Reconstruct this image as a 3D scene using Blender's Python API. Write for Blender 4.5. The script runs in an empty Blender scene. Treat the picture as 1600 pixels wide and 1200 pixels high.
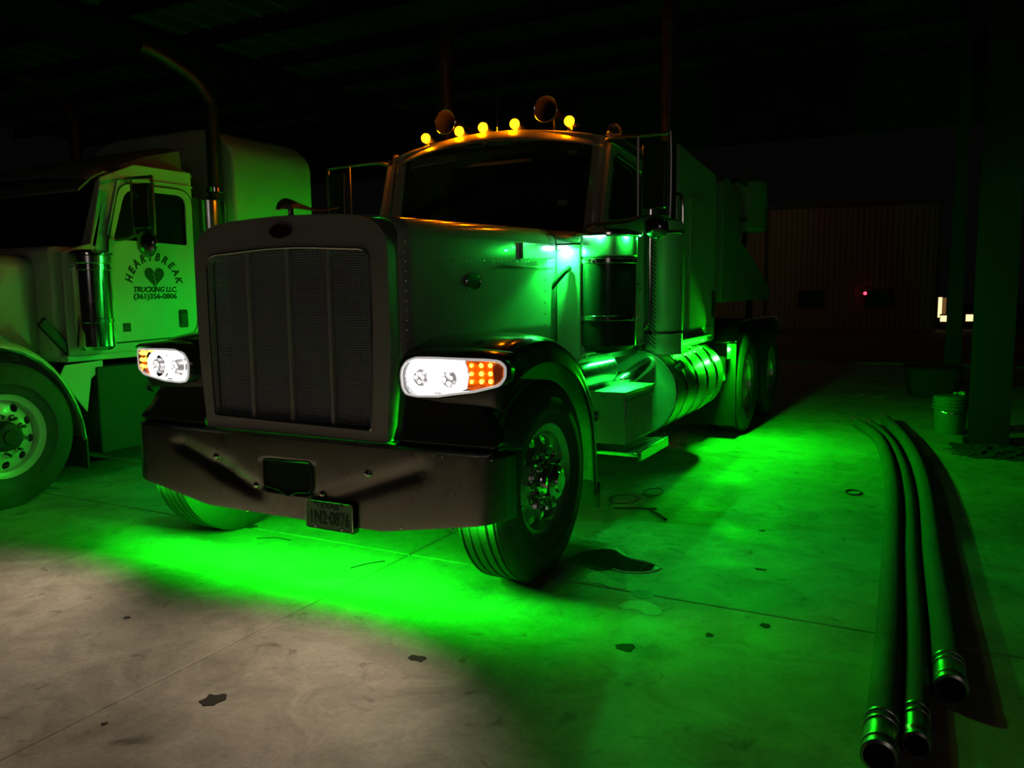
import bpy, bmesh, math, random
from mathutils import Vector, Matrix
from math import sin, cos, pi, radians, sqrt
random.seed(7)
S = bpy.context.scene
COL = S.collection

# ------------------------------------------------------------------ camera
F_PX, YAW, PIT, ROL = 1262.2, radians(27.739), radians(6.378), radians(-0.640)
cd = bpy.data.cameras.new('camera'); cam = bpy.data.objects.new('camera', cd); COL.objects.link(cam)
cd.sensor_width = 36; cd.lens = F_PX / 1600 * 36; cd.clip_end = 300
cam.location = (2.965, -3.738, 1.495)
_v = Vector((-sin(YAW), cos(YAW), 0)); _r = Vector((cos(YAW), sin(YAW), 0)); _u = Vector((0, 0, 1))
_f = _v * cos(PIT) - _u * sin(PIT); _up = _v * sin(PIT) + _u * cos(PIT)
_x = _r * cos(ROL) + _up * sin(ROL); _y = -_r * sin(ROL) + _up * cos(ROL)
cam.rotation_euler = Matrix((_x, _y, -_f)).transposed().to_euler()
S.camera = cam
# ------------------------------------------------------------------ view, world, lamps
S.view_settings.view_transform = 'Standard'; S.view_settings.look = 'None'
S.view_settings.exposure = 0.0; S.view_settings.gamma = 1.0
S.view_settings.use_curve_mapping = False
W = bpy.data.worlds.new('night_sky'); S.world = W; W.use_nodes = True
bg = W.node_tree.nodes['Background']; bg.inputs[0].default_value = (0.30, 0.27, 0.25, 1); bg.inputs[1].default_value = 0.005

def lamp(name, kind, loc, power, color, size=0.03, target=None, spot=None, blend=0.3, parent=None, size_y=None):
    d = bpy.data.lights.new(name, kind); o = bpy.data.objects.new(name, d); COL.objects.link(o)
    d.energy = power; d.color = color
    if kind == 'AREA':
        d.size = size
        if size_y: d.shape = 'RECTANGLE'; d.size_y = size_y
    else: d.shadow_soft_size = size
    if kind == 'SPOT': d.spot_size = radians(spot); d.spot_blend = blend
    o.location = loc
    if target is not None:
        o.rotation_euler = (Vector(target) - Vector(loc)).to_track_quat('-Z', 'Y').to_euler()
    if parent: o.parent = parent
    return o
# added front fill lamp out of view, and a street lamp out at the back
lamp('front_fill', 'AREA', (7.5, -11.0, 3.6), 17, (1.0, 0.84, 0.74), 2.4, target=(0, 0, 1))
lamp('street_lamp', 'POINT', (-6.0, 22.0, 6.5), 60, (1.0, 0.58, 0.34), 0.3)
GREEN_UNDER = (0.004, 1.0, 0.006)
GREEN_COWL = (0.010, 1.0, 0.055)

# ------------------------------------------------------------------ materials
def mat(name, base=(.5, .5, .5), rough=.5, metal=0, emit=None, estr=0, coat=0, spec=.5, noise=0, nscale=8, rnoise=0, bump=0, bscale=60):
    m = bpy.data.materials.new(name); m.use_nodes = True; nt = m.node_tree
    b = nt.nodes['Principled BSDF']
    b.inputs['Base Color'].default_value = (*base, 1); b.inputs['Roughness'].default_value = rough
    b.inputs['Metallic'].default_value = metal; b.inputs['Coat Weight'].default_value = coat
    b.inputs['Coat Roughness'].default_value = .05
    b.inputs['Specular IOR Level'].default_value = spec
    if emit: b.inputs['Emission Color'].default_value = (*emit, 1); b.inputs['Emission Strength'].default_value = estr
    if noise or rnoise or bump:
        tc = nt.nodes.new('ShaderNodeTexCoord')
        n = nt.nodes.new('ShaderNodeTexNoise'); n.inputs['Scale'].default_value = nscale; n.inputs['Detail'].default_value = 6
        nt.links.new(tc.outputs['Object'], n.inputs['Vector'])
        if noise:
            mx = nt.nodes.new('ShaderNodeMix'); mx.data_type = 'RGBA'
            mx.inputs['A'].default_value = (*[c * (1 - noise) for c in base], 1)
            mx.inputs['B'].default_value = (*[min(1, c * (1 + noise)) for c in base], 1)
            nt.links.new(n.outputs['Fac'], mx.inputs['Factor']); nt.links.new(mx.outputs['Result'], b.inputs['Base Color'])
        if rnoise:
            mr = nt.nodes.new('ShaderNodeMapRange'); mr.inputs['To Min'].default_value = max(0.02, rough - rnoise); mr.inputs['To Max'].default_value = rough + rnoise
            nt.links.new(n.outputs['Fac'], mr.inputs['Value']); nt.links.new(mr.outputs['Result'], b.inputs['Roughness'])
        if bump:
            n2 = nt.nodes.new('ShaderNodeTexNoise'); n2.inputs['Scale'].default_value = bscale; n2.inputs['Detail'].default_value = 4
            nt.links.new(tc.outputs['Object'], n2.inputs['Vector'])
            bp = nt.nodes.new('ShaderNodeBump'); bp.inputs['Strength'].default_value = bump; bp.inputs['Distance'].default_value = .01
            nt.links.new(n2.outputs['Fac'], bp.inputs['Height']); nt.links.new(bp.outputs['Normal'], b.inputs['Normal'])
    return m
def glass_mat(name, tint=(.8, .8, .8), refl=1.0):
    m = bpy.data.materials.new(name); m.use_nodes = True; nt = m.node_tree; nt.nodes.clear()
    o = nt.nodes.new('ShaderNodeOutputMaterial'); t = nt.nodes.new('ShaderNodeBsdfTransparent'); t.inputs[0].default_value = (*tint, 1)
    g = nt.nodes.new('ShaderNodeBsdfGlossy'); g.inputs['Roughness'].default_value = .03; g.inputs[0].default_value = (refl, refl, refl, 1)
    fr = nt.nodes.new('ShaderNodeFresnel'); fr.inputs[0].default_value = 1.5
    mx = nt.nodes.new('ShaderNodeMixShader')
    nt.links.new(fr.outputs[0], mx.inputs[0]); nt.links.new(t.outputs[0], mx.inputs[1]); nt.links.new(g.outputs[0], mx.inputs[2])
    nt.links.new(mx.outputs[0], o.inputs[0]); return m
M = dict(
    paint=mat('truck_paint', (.50, .495, .485), .22, coat=.6, noise=.06, nscale=3, rnoise=.08),
    white=mat('white_paint', (.62, .62, .60), .35, coat=.3, noise=.06, nscale=3, rnoise=.1),
    chrome=mat('chrome', (.75, .75, .74), .12, 1, rnoise=.06, nscale=14),
    chrome_dull=mat('dull_chrome', (.31, .30, .275), .30, 1, noise=.12, nscale=7, rnoise=.10, bump=.04, bscale=5),
    alu=mat('polished_aluminium', (.72, .73, .73), .2, 1, rnoise=.08, nscale=20),
    shell=mat('brushed_shell', (.46, .44, .45), .5, .35, rnoise=.08, nscale=9),
    rimalu=mat('rim_aluminium', (.55, .55, .54), .3, .85, noise=.12, nscale=9, rnoise=.1),
    tread=mat('tread_plate', (.5, .5, .5), .42, .9, bump=.5, bscale=90),
    black=mat('black_plastic', (.02, .02, .021), .45, noise=.3, nscale=12),
    gloss=mat('gloss_black', (.040, .041, .044), .16, coat=.5, rnoise=.05),
    frame=mat('frame_steel', (.030, .030, .028), .6, .2, noise=.3, nscale=10, bump=.15),
    rubber=mat('tyre_rubber', (.045, .045, .043), .72, noise=.3, nscale=14, bump=.2, bscale=70),
    mesh=mat('grille_mesh', (.38, .41, .48), .55, .1),
    badge=mat('dark_red_enamel', (.05, .008, .008), .25),
    glass=glass_mat('window_glass', (.72, .74, .74)),
    lens=glass_mat('lens_glass', (.97, .97, .97)),
    mirror=mat('mirror_glass', (.6, .62, .62), .03, 1),
    convex=mat('convex_mirror', (.35, .37, .36), .2, 1),
    guard=mat('perforated_guard', (.5, .5, .49), .42, .25, rnoise=.1, nscale=30, bump=.15, bscale=120),
    boxalu=mat('box_aluminium', (.45, .45, .44), .42, .7, noise=.12, nscale=5, rnoise=.08, bump=.08, bscale=25),
    tubing=mat('mirror_tubing', (.32, .32, .31), .34, 1),
    stack=mat('stack_steel', (.06, .06, .055), .45, .7, noise=.2),
    visor=mat('visor_steel', (.62, .60, .58), .30, .45),
    tank=mat('tank_aluminium', (.62, .63, .62), .36, .9, rnoise=.08, nscale=15),
    rearpaint=mat('grey_rear_paint', (.20, .20, .19), .5),
    shaded_white=mat('shaded_roof_paint', (.22, .22, .21), .55, noise=.2, nscale=4),  # white paint darkened to put the roof's shade into its colour
    glint=mat('painted_glint', (.75, .75, .70), .3, noise=.5, nscale=60, bump=.8, bscale=220),  # pale colour painted in for bright reflections on wet ground
    head=mat('headlamp_glow', (.9, .9, .9), .3, emit=(1.0, .97, .95), estr=4.0),
    head_dim=mat('headlamp_reflector', (.7, .7, .7), .25, .6, emit=(1.0, .96, .95), estr=.75),
    bezel=mat('lit_bezel', (.8, .8, .8), .25, .4, emit=(1.0, .93, .9), estr=.38),
    head_core=mat('headlamp_projector', (.35, .33, .34), .25, .7, emit=(1.0, .93, .93), estr=.42, noise=.8, nscale=55),
    amber=mat('amber_lens', (.8, .2, .02), .25, emit=(1.0, .13, .0), estr=.55, noise=.4, nscale=50),
    amber_off=mat('amber_reflector', (.28, .07, .03), .25, emit=(1.0, .12, .02), estr=.08),
    led_amber=mat('amber_led', (1, .5, .1), .3, emit=(1.0, .42, .03), estr=9.0),
    marker=mat('marker_dome', (1, .45, .02), .3, emit=(1.0, .30, .005), estr=5.0),
    led_green=mat('green_led', (.6, 1, .9), .3, emit=(.25, 1.0, .62), estr=14.0),
    ink=mat('black_vinyl', (.012, .012, .014), .5),
    plate=mat('plate_white', (.20, .20, .20), .5, noise=.2, nscale=30),
    plate_ink=mat('plate_ink', (.015, .018, .03), .5),
    cloth=mat('seat_cloth', (.03, .028, .026), .9),
    hose=mat('hose_rubber', (.075, .075, .07), .85, noise=.3, nscale=9, bump=.15, bscale=120),
    brass=mat('coupling_metal', (.5, .5, .46), .3, .9, noise=.2),
    steel=mat('column_steel', (.011, .010, .009), .6, .2, noise=.25, nscale=5),
    roof=mat('roof_sheet', (.10, .085, .07), .7, noise=.15, nscale=4),
    siding=mat('siding_sheet', (.30, .20, .15), .75, noise=.12, nscale=1.5),
    siding_dark=mat('siding_trim', (.08, .06, .05), .7),
    pane=mat('dark_pane', (.008, .008, .010), .15),
    lit=mat('lit_window', (1, .8, .4), .5, emit=(1.0, .72, .33), estr=1.6),
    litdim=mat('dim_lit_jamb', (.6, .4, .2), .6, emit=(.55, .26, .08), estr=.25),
    red=mat('red_lamp', (1, .05, .05), .4, emit=(1.0, .03, .06), estr=6.0),
    pail=mat('ribbed_plastic', (.10, .16, .11), .45),
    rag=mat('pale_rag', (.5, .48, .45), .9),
    dirt=mat('dirt', (.022, .02, .016), .95, noise=.5, nscale=20, bump=.8, bscale=30),
    leaf=mat('dry_leaf', (.035, .028, .02), .9),
    wire=mat('black_wire', (.015, .015, .015), .5),
    inside=mat('dark_inside', (.004, .004, .004), .8),
    asphalt=mat('asphalt', (.12, .09, .075), .9, noise=.35, nscale=2, bump=.6, bscale=30),
)
def textured_glow(m, lo, hi, scale):
    nt = m.node_tree; b = nt.nodes['Principled BSDF']; tc = nt.nodes.new('ShaderNodeTexCoord')
    v = nt.nodes.new('ShaderNodeTexVoronoi'); v.inputs['Scale'].default_value = scale; nt.links.new(tc.outputs['Object'], v.inputs['Vector'])
    r = nt.nodes.new('ShaderNodeMapRange'); r.inputs[1].default_value = .15; r.inputs[2].default_value = .6; r.inputs[3].default_value = hi; r.inputs[4].default_value = lo
    nt.links.new(v.outputs['Distance'], r.inputs[0]); nt.links.new(r.outputs[0], b.inputs['Emission Strength'])
textured_glow(M['head_dim'], .22, 1.0, 75); textured_glow(M['head_core'], .22, 1.3, 45); textured_glow(M['amber'], .25, .9, 60)
# concrete: broad mottling, fine grit, dark worn patches fixed in the slab's own place
def concrete():
    m = bpy.data.materials.new('worn_concrete'); m.use_nodes = True; nt = m.node_tree; N = nt.nodes; L = nt.links
    b = N['Principled BSDF']; g = N.new('ShaderNodeNewGeometry')
    def noise(sc, det, rough=.55, dist=0):
        n = N.new('ShaderNodeTexNoise'); n.inputs['Scale'].default_value = sc; n.inputs['Detail'].default_value = det
        n.inputs['Roughness'].default_value = rough; n.inputs['Distortion'].default_value = dist; L.new(g.outputs['Position'], n.inputs['Vector']); return n
    def rng(src, a, b_, c, d):
        r = N.new('ShaderNodeMapRange'); r.inputs[1].default_value = a; r.inputs[2].default_value = b_; r.inputs[3].default_value = c; r.inputs[4].default_value = d
        L.new(src, r.inputs[0]); return r.outputs[0]
    def mul(a, b_):
        x = N.new('ShaderNodeMath'); x.operation = 'MULTIPLY'; L.new(a, x.inputs[0])
        if isinstance(b_, float): x.inputs[1].default_value = b_
        else: L.new(b_, x.inputs[1])
        return x.outputs[0]
    big = rng(noise(.7, 6, .6, .4).outputs['Fac'], .3, .7, .72, 1.25)
    mid = rng(noise(3.2, 8, .65, 1.2).outputs['Fac'], .32, .7, .70, 1.24)
    fine = rng(noise(38, 5, .6).outputs['Fac'], .3, .7, .90, 1.10)
    spots = rng(noise(7.5, 3, .5, .6).outputs['Fac'], .25, .36, .45, 1.0)
    v = mul(mul(big, mid), mul(fine, spots))
    # a few darker worn blotches at fixed places (x, y, radius)
    for (x, y, r, k) in [(1.95, -.62, .10, .6), (2.9, 4.0, .5, .6), (-.7, -.9, .25, .75), (1.15, .45, .35, .45), (.1, -.45, .14, .72), (3.6, 2.2, .5, .75), (1.75, 1.3, .55, .6), (.95, -.35, .13, .7)]:
        sp = N.new('ShaderNodeVectorMath'); sp.operation = 'SUBTRACT'; L.new(g.outputs['Position'], sp.inputs[0]); sp.inputs[1].default_value = (x, y, 0)
        ln = N.new('ShaderNodeVectorMath'); ln.operation = 'LENGTH'; L.new(sp.outputs[0], ln.inputs[0])
        nn = N.new('ShaderNodeMath'); nn.operation = 'MULTIPLY_ADD'; L.new(noise(6.0 / max(r, .2), 4).outputs['Fac'], nn.inputs[0]); nn.inputs[1].default_value = r * 1.6; L.new(ln.outputs['Value'], nn.inputs[2])
        v = mul(v, rng(nn.outputs[0], r * 1.25, r * 1.9, k, 1.0))
    mx = N.new('ShaderNodeVectorMath'); mx.operation = 'SCALE'; mx.inputs[0].default_value = (.40, .355, .30); L.new(v, mx.inputs['Scale'])
    L.new(mx.outputs[0], b.inputs['Base Color'])
    L.new(rng(noise(2.0, 5).outputs['Fac'], .3, .7, .48, .8), b.inputs['Roughness'])
    b.inputs['Specular IOR Level'].default_value = .35
    bp = N.new('ShaderNodeBump'); bp.inputs['Strength'].default_value = .35; bp.inputs['Distance'].default_value = .006
    L.new(noise(45, 6, .7).outputs['Fac'], bp.inputs['Height']); L.new(bp.outputs[0], b.inputs['Normal'])
    return m
M['concrete'] = concrete()
M['joint'] = mat('joint_filler', (.05, .045, .04), .9)
M['water'] = mat('water', (.02, .02, .018), .04, coat=.3, spec=.6)
M['wet'] = mat('damp_concrete', (.07, .065, .055), .28, noise=.5, nscale=14, bump=.3, bscale=40)

# ------------------------------------------------------------------ mesh helpers
class MB:
    def __init__(s): s.bm = bmesh.new()
    def box(s, x0, x1, y0, y1, z0, z1):
        vs = [s.bm.verts.new((x, y, z)) for z in (z0, z1) for x, y in ((x0, y0), (x1, y0), (x1, y1), (x0, y1))]
        for f in ((3, 2, 1, 0), (4, 5, 6, 7), (0, 1, 5, 4), (1, 2, 6, 5), (2, 3, 7, 6), (3, 0, 4, 7)): s.bm.faces.new([vs[i] for i in f])
        return s
    def frame(s, d):
        d = Vector(d).normalized(); a = Vector((0, 0, 1)) if abs(d.z) < .9 else Vector((1, 0, 0))
        u = d.cross(a).normalized(); return d, u, d.cross(u)
    def lathe(s, prof, o=(0, 0, 0), d=(1, 0, 0), n=32, closed=False):
        o = Vector(o); d, u, w = s.frame(d); rings = []
        for r, a in prof:
            if r < 1e-6: rings.append([s.bm.verts.new(o + d * a)]); continue
            rings.append([s.bm.verts.new(o + d * a + (u * cos(2 * pi * k / n) + w * sin(2 * pi * k / n)) * r) for k in range(n)])
        pr = list(zip(rings, rings[1:])) + ([(rings[-1], rings[0])] if closed else [])
        for A, B in pr:
            for k in range(n):
                k2 = (k + 1) % n
                if len(A) == 1 and len(B) == 1: continue
                if len(A) == 1: s.bm.faces.new([A[0], B[k2], B[k]])
                elif len(B) == 1: s.bm.faces.new([A[k], A[k2], B[0]])
                else: s.bm.faces.new([A[k], A[k2], B[k2], B[k]])
        return s
    def cyl(s, p0, p1, r0, r1=None, n=20):
        r1 = r0 if r1 is None else r1; L = (Vector(p1) - Vector(p0)).length
        return s.lathe([(0, 0), (r0, 0), (r1, L), (0, L)], p0, Vector(p1) - Vector(p0), n)
    def tube(s, pts, r, n=10, closed=False, smooth=0, radii=None):
        pts = [Vector(p) for p in pts]
        if smooth:
            out = []; m = len(pts)
            rng = range(m if closed else m - 1)
            for i in rng:
                p0 = pts[(i - 1) % m] if closed or i > 0 else pts[i]; p1 = pts[i]; p2 = pts[(i + 1) % m]; p3 = pts[(i + 2) % m] if closed or i + 2 < m else p2
                for k in range(smooth):
                    t = k / smooth
                    out.append(.5 * ((2 * p1) + (p2 - p0) * t + (2 * p0 - 5 * p1 + 4 * p2 - p3) * t * t + (3 * p1 - p0 - 3 * p2 + p3) * t ** 3))
            if not closed: out.append(pts[-1])
            pts = out
        rings = []; m = len(pts); up = None
        for i, p in enumerate(pts):
            a = pts[(i - 1) % m] if (closed or i > 0) else p; b = pts[(i + 1) % m] if (closed or i < m - 1) else p
            d = (b - a).normalized()
            if up is None: _, u, w = s.frame(d)
            else:
                u = (up - d * up.dot(d)).normalized(); w = d.cross(u)
            up = u; rr = radii(i / (m - 1)) if radii else r
            rings.append([s.bm.verts.new(p + (u * cos(2 * pi * k / n) + w * sin(2 * pi * k / n)) * rr) for k in range(n)])
        for A, B in list(zip(rings, rings[1:])) + ([(rings[-1], rings[0])] if closed else []):
            for k in range(n): s.bm.faces.new([A[k], A[(k + 1) % n], B[(k + 1) % n], B[k]])
        if not closed: s.bm.faces.new(rings[0][::-1]); s.bm.faces.new(rings[-1])
        return s
    def grid(s, rows, thick=None, closeu=False):
        """surface through rows of points; thick = offset vector or None"""
        V = [[s.bm.verts.new(p) for p in r] for r in rows]
        for A, B in zip(V, V[1:]):
            m = len(A)
            for k in range(m if closeu else m - 1): s.bm.faces.new([A[k], A[(k + 1) % m], B[(k + 1) % m], B[k]])
        return V
    def loft(s, secs, caps=True):
        """closed sections"""
        V = s.grid(secs, closeu=True)
        if caps: s.bm.faces.new(V[0][::-1]); s.bm.faces.new(V[-1])
        return s
    def prism(s, outer, a0, a1, axis='x', holes=()):
        """2D polygon (p,q) extruded along axis from a0 to a1. x:(y,z) y:(x,z) z:(x,y)"""
        def P(p, q, a): return {'x': (a, p, q), 'y': (p, a, q), 'z': (p, q, a)}[axis]
        if not holes:
            A = [s.bm.verts.new(P(p, q, a0)) for p, q in outer]; B = [s.bm.verts.new(P(p, q, a1)) for p, q in outer]
            s.bm.faces.new(A[::-1]); s.bm.faces.new(B); m = len(A)
            for k in range(m): s.bm.faces.new([A[k], A[(k + 1) % m], B[(k + 1) % m], B[k]])
            return s
        loops = [outer] + list(holes); tops = []
        for a in (a0, a1):
            es = []; lv = []
            for lp in loops:
                vs = [s.bm.verts.new(P(p, q, a)) for p, q in lp]; lv.append(vs)
                es += [s.bm.edges.new((vs[k], vs[(k + 1) % len(vs)])) for k in range(len(vs))]
            bmesh.ops.triangle_fill(s.bm, edges=es, use_beauty=True); tops.append(lv)
        for A, B in zip(*tops):
            m = len(A)
            for k in range(m): s.bm.faces.new([A[k], A[(k + 1) % m], B[(k + 1) % m], B[k]])
        return s
def rrect(cx, cy, w, h, r, n=5):
    out = []
    for i, (sx, sy) in enumerate(((1, 1), (-1, 1), (-1, -1), (1, -1))):
        for k in range(n + 1):
            a = pi / 2 * i + pi / 2 * k / n
            out.append((cx + sx * (w / 2 - r) + r * cos(a), cy + sy * (h / 2 - r) + r * sin(a)))
    return out
def roundpoly(pts, r, n=4):
    """round the corners of a polygon; r one value or list"""
    out = []; m = len(pts)
    for i, p in enumerate(pts):
        ri = r[i] if isinstance(r, (list, tuple)) else r
        p = Vector(p); a = Vector(pts[i - 1]); b = Vector(pts[(i + 1) % m])
        if ri <= 0: out.append(tuple(p)); continue
        da = (a - p); db = (b - p); ra = min(ri, da.length * .49); rb = min(ri, db.length * .49)
        A = p + da.normalized() * ra; B = p + db.normalized() * rb
        for k in range(n + 1):
            t = k / n; q = A * (1 - t) ** 2 + p * 2 * t * (1 - t) + B * t * t; out.append((q.x, q.y))
    return out
def link(o, parent=None, loc=(0, 0, 0), rot=(0, 0, 0)):
    COL.objects.link(o); o.location = loc; o.rotation_euler = rot
    if parent is not None: o.parent = parent
    return o
def obj(name, mb, m, parent=None, loc=(0, 0, 0), rot=(0, 0, 0), bev=0, smooth=35, label=None, stuff=False, seg=2):
    bm = mb.bm; bmesh.ops.recalc_face_normals(bm, faces=bm.faces)
    me = bpy.data.meshes.new(name); bm.to_mesh(me); bm.free()
    me.materials.append(M[m] if isinstance(m, str) else m)
    if smooth:
        me.polygons.foreach_set('use_smooth', [True] * len(me.polygons)); me.set_sharp_from_angle(angle=radians(smooth))
    o = bpy.data.objects.new(name, me); link(o, parent, loc, rot)
    if bev:
        b = o.modifiers.new('bevel', 'BEVEL'); b.width = bev; b.segments = seg; b.limit_method = 'ANGLE'; b.angle_limit = radians(40)
        b.harden_normals = False
    if label: o['label'] = label
    if stuff: o['kind'] = 'stuff'
    return o
def again(src, parent=None, loc=None, rot=None, scale=None):
    c = src.copy(); COL.objects.link(c); c.parent = parent if parent is not None else src.parent
    if loc is not None: c.location = loc
    if rot is not None: c.rotation_euler = rot
    if scale is not None: c.scale = scale
    return c
def thing(name, label, cat, loc=(0, 0, 0), rotz=0, group=None):
    o = bpy.data.objects.new(name, None); COL.objects.link(o); o.empty_display_size = .1
    o.location = loc; o.rotation_euler = (0, 0, rotz); o['label'] = label; o['category'] = cat
    if group: o['group'] = group
    return o
def tag(o, label, cat, group=None):
    o['label'] = label; o['category'] = cat
    if group: o['group'] = group
    return o
def structure(o): o['kind'] = 'structure'; return o
def text(name, body, size, m, parent, loc, rot, extrude=.002, sx=1, shear=0, label=None, bold=0):
    c = bpy.data.curves.new(name, 'FONT'); c.body = body; c.size = size; c.extrude = extrude; c.align_x = 'CENTER'; c.align_y = 'CENTER'; c.shear = shear; c.offset = bold
    c.resolution_u = 3
    t = bpy.data.objects.new(name, c); COL.objects.link(t)
    me = bpy.data.meshes.new_from_object(t.evaluated_get(bpy.context.evaluated_depsgraph_get())); bpy.data.objects.remove(t)
    me.name = name; me.materials.clear(); me.materials.append(M[m])
    o = bpy.data.objects.new(name, me); link(o, parent, loc, rot); o.scale = (sx, 1, 1)
    if label: o['label'] = label
    return o

# ------------------------------------------------------------------ setting: floor, shed, road, building
ground = structure(obj('ground', MB().box(-60, 60, 14.3, 90, -.3, -.03), 'asphalt', smooth=0))
floor = structure(obj('floor', MB().box(-26.5, 21.5, -19.2, 14.2, -.30, -.02), 'joint', smooth=0))
XS = [.315 + 5.2 * k for k in range(-4, 4)]; YS = [-16 + 4.0 * k for k in range(0, 8)]; YS[-1] = 14.1
for i, x0 in enumerate(XS):
    for y0, y1 in zip(YS, YS[1:]):
        x1 = x0 + 5.2; g = .005
        if y0 < 0 or True:
            obj('concrete_slab', MB().box(x0 + g, x1 - g, y0 + g, y1 - g, -.1, 0), 'concrete', floor, bev=.003, smooth=0, seg=1)
obj('kerb', MB().box(-26, 22, 14.12, 14.32, -.3, .03), 'concrete', floor, bev=.02)

roof = structure(obj('ceiling', MB().box(-20, 16, -5.5, 14, 6.20, 6.25), 'roof', smooth=0))
mb = MB()
for k in range(60):
    x = -20 + .6 * k; mb.prism([(x, 6.20), (x + .1, 6.20), (x + .07, 6.16), (x + .03, 6.16)], -5.5, 14, 'y')
obj('roof_rib', mb, 'roof', roof, smooth=0, stuff=True)
for k in range(12):
    y = -5 + 1.7 * k
    obj('purlin', MB().box(-20, 16, y, y + .06, 5.94, 6.16).box(-20, 16, y, y + .14, 5.94, 5.955), 'steel', roof, smooth=0)
obj('eave_beam', MB().box(-20, 16, 13.9, 14.0, 4.62, 4.70).box(-20, 16, 13.94, 13.96, 4.55, 6.16), 'steel', roof, smooth=0)
for x in (-9.0, 3.3): 
    obj('rafter', MB().box(x, x + .02, -5.2, 14, 5.4, 5.94).box(x - .1, x + .12, -5.2, 14, 5.38, 5.40), 'steel', roof, smooth=0)
wr = structure(obj('wall_right', MB().box(4.6, 4.65, 5.0, 14.0, 0, 6.2), 'roof', smooth=0))
mb = MB()
for k in range(30):
    y = 5.1 + .3 * k; mb.prism([(4.6, y), (4.57, y + .03), (4.57, y + .08), (4.6, y + .11)], 0, 6.2, 'z')
obj('wall_rib', mb, 'roof', wr, smooth=0, stuff=True)
# H columns
def column(name, x, y, w, d, h, label, top=1.0):
    t = thing(name, label, 'column', (x, y, 0))
    obj('flange', MB().prism([(-w / 2, 0), (w / 2, 0), (w / 2 * top, h), (-w / 2 * top, h)], -d / 2 - .006, -d / 2 + .006, 'y'), 'steel', t, smooth=0)
    obj('flange', MB().prism([(-w / 2, 0), (w / 2, 0), (w / 2 * top, h), (-w / 2 * top, h)], d / 2 - .006, d / 2 + .006, 'y'), 'steel', t, smooth=0)
    obj('web', MB().box(-.006, .006, -d / 2 + .006, d / 2 - .006, 0, h), 'steel', t, smooth=0)
    obj('base_plate', MB().box(-w / 2 - .04, w / 2 + .04, -d / 2 - .04, d / 2 + .04, 0, .02), 'steel', t, smooth=0)
    return t
column('steel_column', 3.45, 5.30, .34, .30, 6.1, 'dark steel column nearest the hoses, behind the ribbed pail')
column('steel_column', 3.215, 11.2, .24, .40, 5.9, 'further dark steel column standing at the back behind the black tub', .55)

# building over the road
bd = thing('metal_building', 'brown corrugated metal building across the road behind the truck', 'building', (0, 30, 0))
Z1 = 4.68
obj('wall', MB().prism([(-16, -.1), (2.94, -.1), (2.94, Z1 - .03), (-16, Z1 + .25)], 0, .15, 'y'), 'siding', bd, smooth=0)
mb = MB()
for k in range(94):
    x = -15.9 + .2 * k; mb.prism([(x, 0), (x + .015, -.03), (x + .05, -.03), (x + .065, 0)], 0, Z1 - .02 + (2.94 - x) * .0147, 'z')
obj('siding_rib', mb, 'siding', bd, smooth=0, stuff=True)
obj('roof_edge', MB().prism([(-16.2, Z1 + .22), (3.1, Z1 - .06), (3.1, Z1 + .06), (-16.2, Z1 + .36)], -.15, .3, 'y'), 'siding_dark', bd, smooth=0)
obj('corner_trim', MB().box(-3.26, -3.14, -.06, 0, 0, Z1 + .05), 'siding_dark', bd, smooth=0)
obj('corner_trim', MB().box(2.86, 2.98, -.06, .02, 0, Z1 - .04), 'siding_dark', bd, smooth=0)
for x0, x1 in ((-1.95, -.98), (.45, 1.43)):
    w = obj('window', MB().prism([(x0, .82), (x1, .82), (x1, 1.52), (x0, 1.52)], -.07, -.005, 'y', holes=[[(x0 + .06, .88), (x1 - .06, .88), (x1 - .06, 1.46), (x0 + .06, 1.46)]]), 'siding_dark', bd, smooth=0)
    obj('pane', MB().box(x0 + .06, x1 - .06, -.04, -.02, .88, 1.46), 'pane', w, smooth=0)
rl = obj('red_lamp', MB().box(-.08, .08, -.10, -.005, -.08, .08), 'siding_dark', bd, (.50, 0, 1.36), bev=.01, label='small glowing red lamp by the second window')
obj('lens', MB().lathe([(0, -.16), (.05, -.145), (.06, -.12), (.06, -.10), (0, -.10)], (0, 0, 0), (0, 1, 0), 12), 'red', rl)
hs = thing('lit_doorway', 'warm lit doorway of a far house right of the brown building', 'doorway', (2.95, 31, 0))
obj('opening', MB().box(.0, .16, 0, .02, .42, 1.18), 'lit', hs, smooth=0)
obj('jamb', MB().box(.17, .30, 0, .05, .42, 1.16), 'litdim', hs, smooth=0)
obj('lintel', MB().box(-.04, .34, .01, .08, 1.18, 1.24), 'siding_dark', hs, smooth=0)
obj('step', MB().box(-.04, .5, -.1, .1, 0, .22), 'siding_dark', hs, smooth=0)
hw = thing('lit_opening', 'low warm lit opening beside the far lit doorway', 'window', (2.93, 30.6, .22))
obj('plinth', MB().box(.10, .40, -.02, .08, -.26, .01), 'siding_dark', hw, smooth=0); obj('glow_panel', MB().box(.14, .36, 0, .02, .06, .28), 'lit', hw, smooth=0); obj('frame', MB().box(.12, .38, .02, .06, .02, .34), 'siding_dark', hw, smooth=0)
hw = thing('lit_opening', 'small square warm light seen between the two steel columns', 'window', (3.93, 31.4, .22))
obj('plinth', MB().box(-.04, .28, -.02, .08, -.26, .01), 'siding_dark', hw, smooth=0); obj('glow_panel', MB().box(0, .24, 0, .02, .05, .30), 'lit', hw, smooth=0); obj('frame', MB().box(-.03, .27, .02, .06, .02, .34), 'siding_dark', hw, smooth=0)

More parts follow.
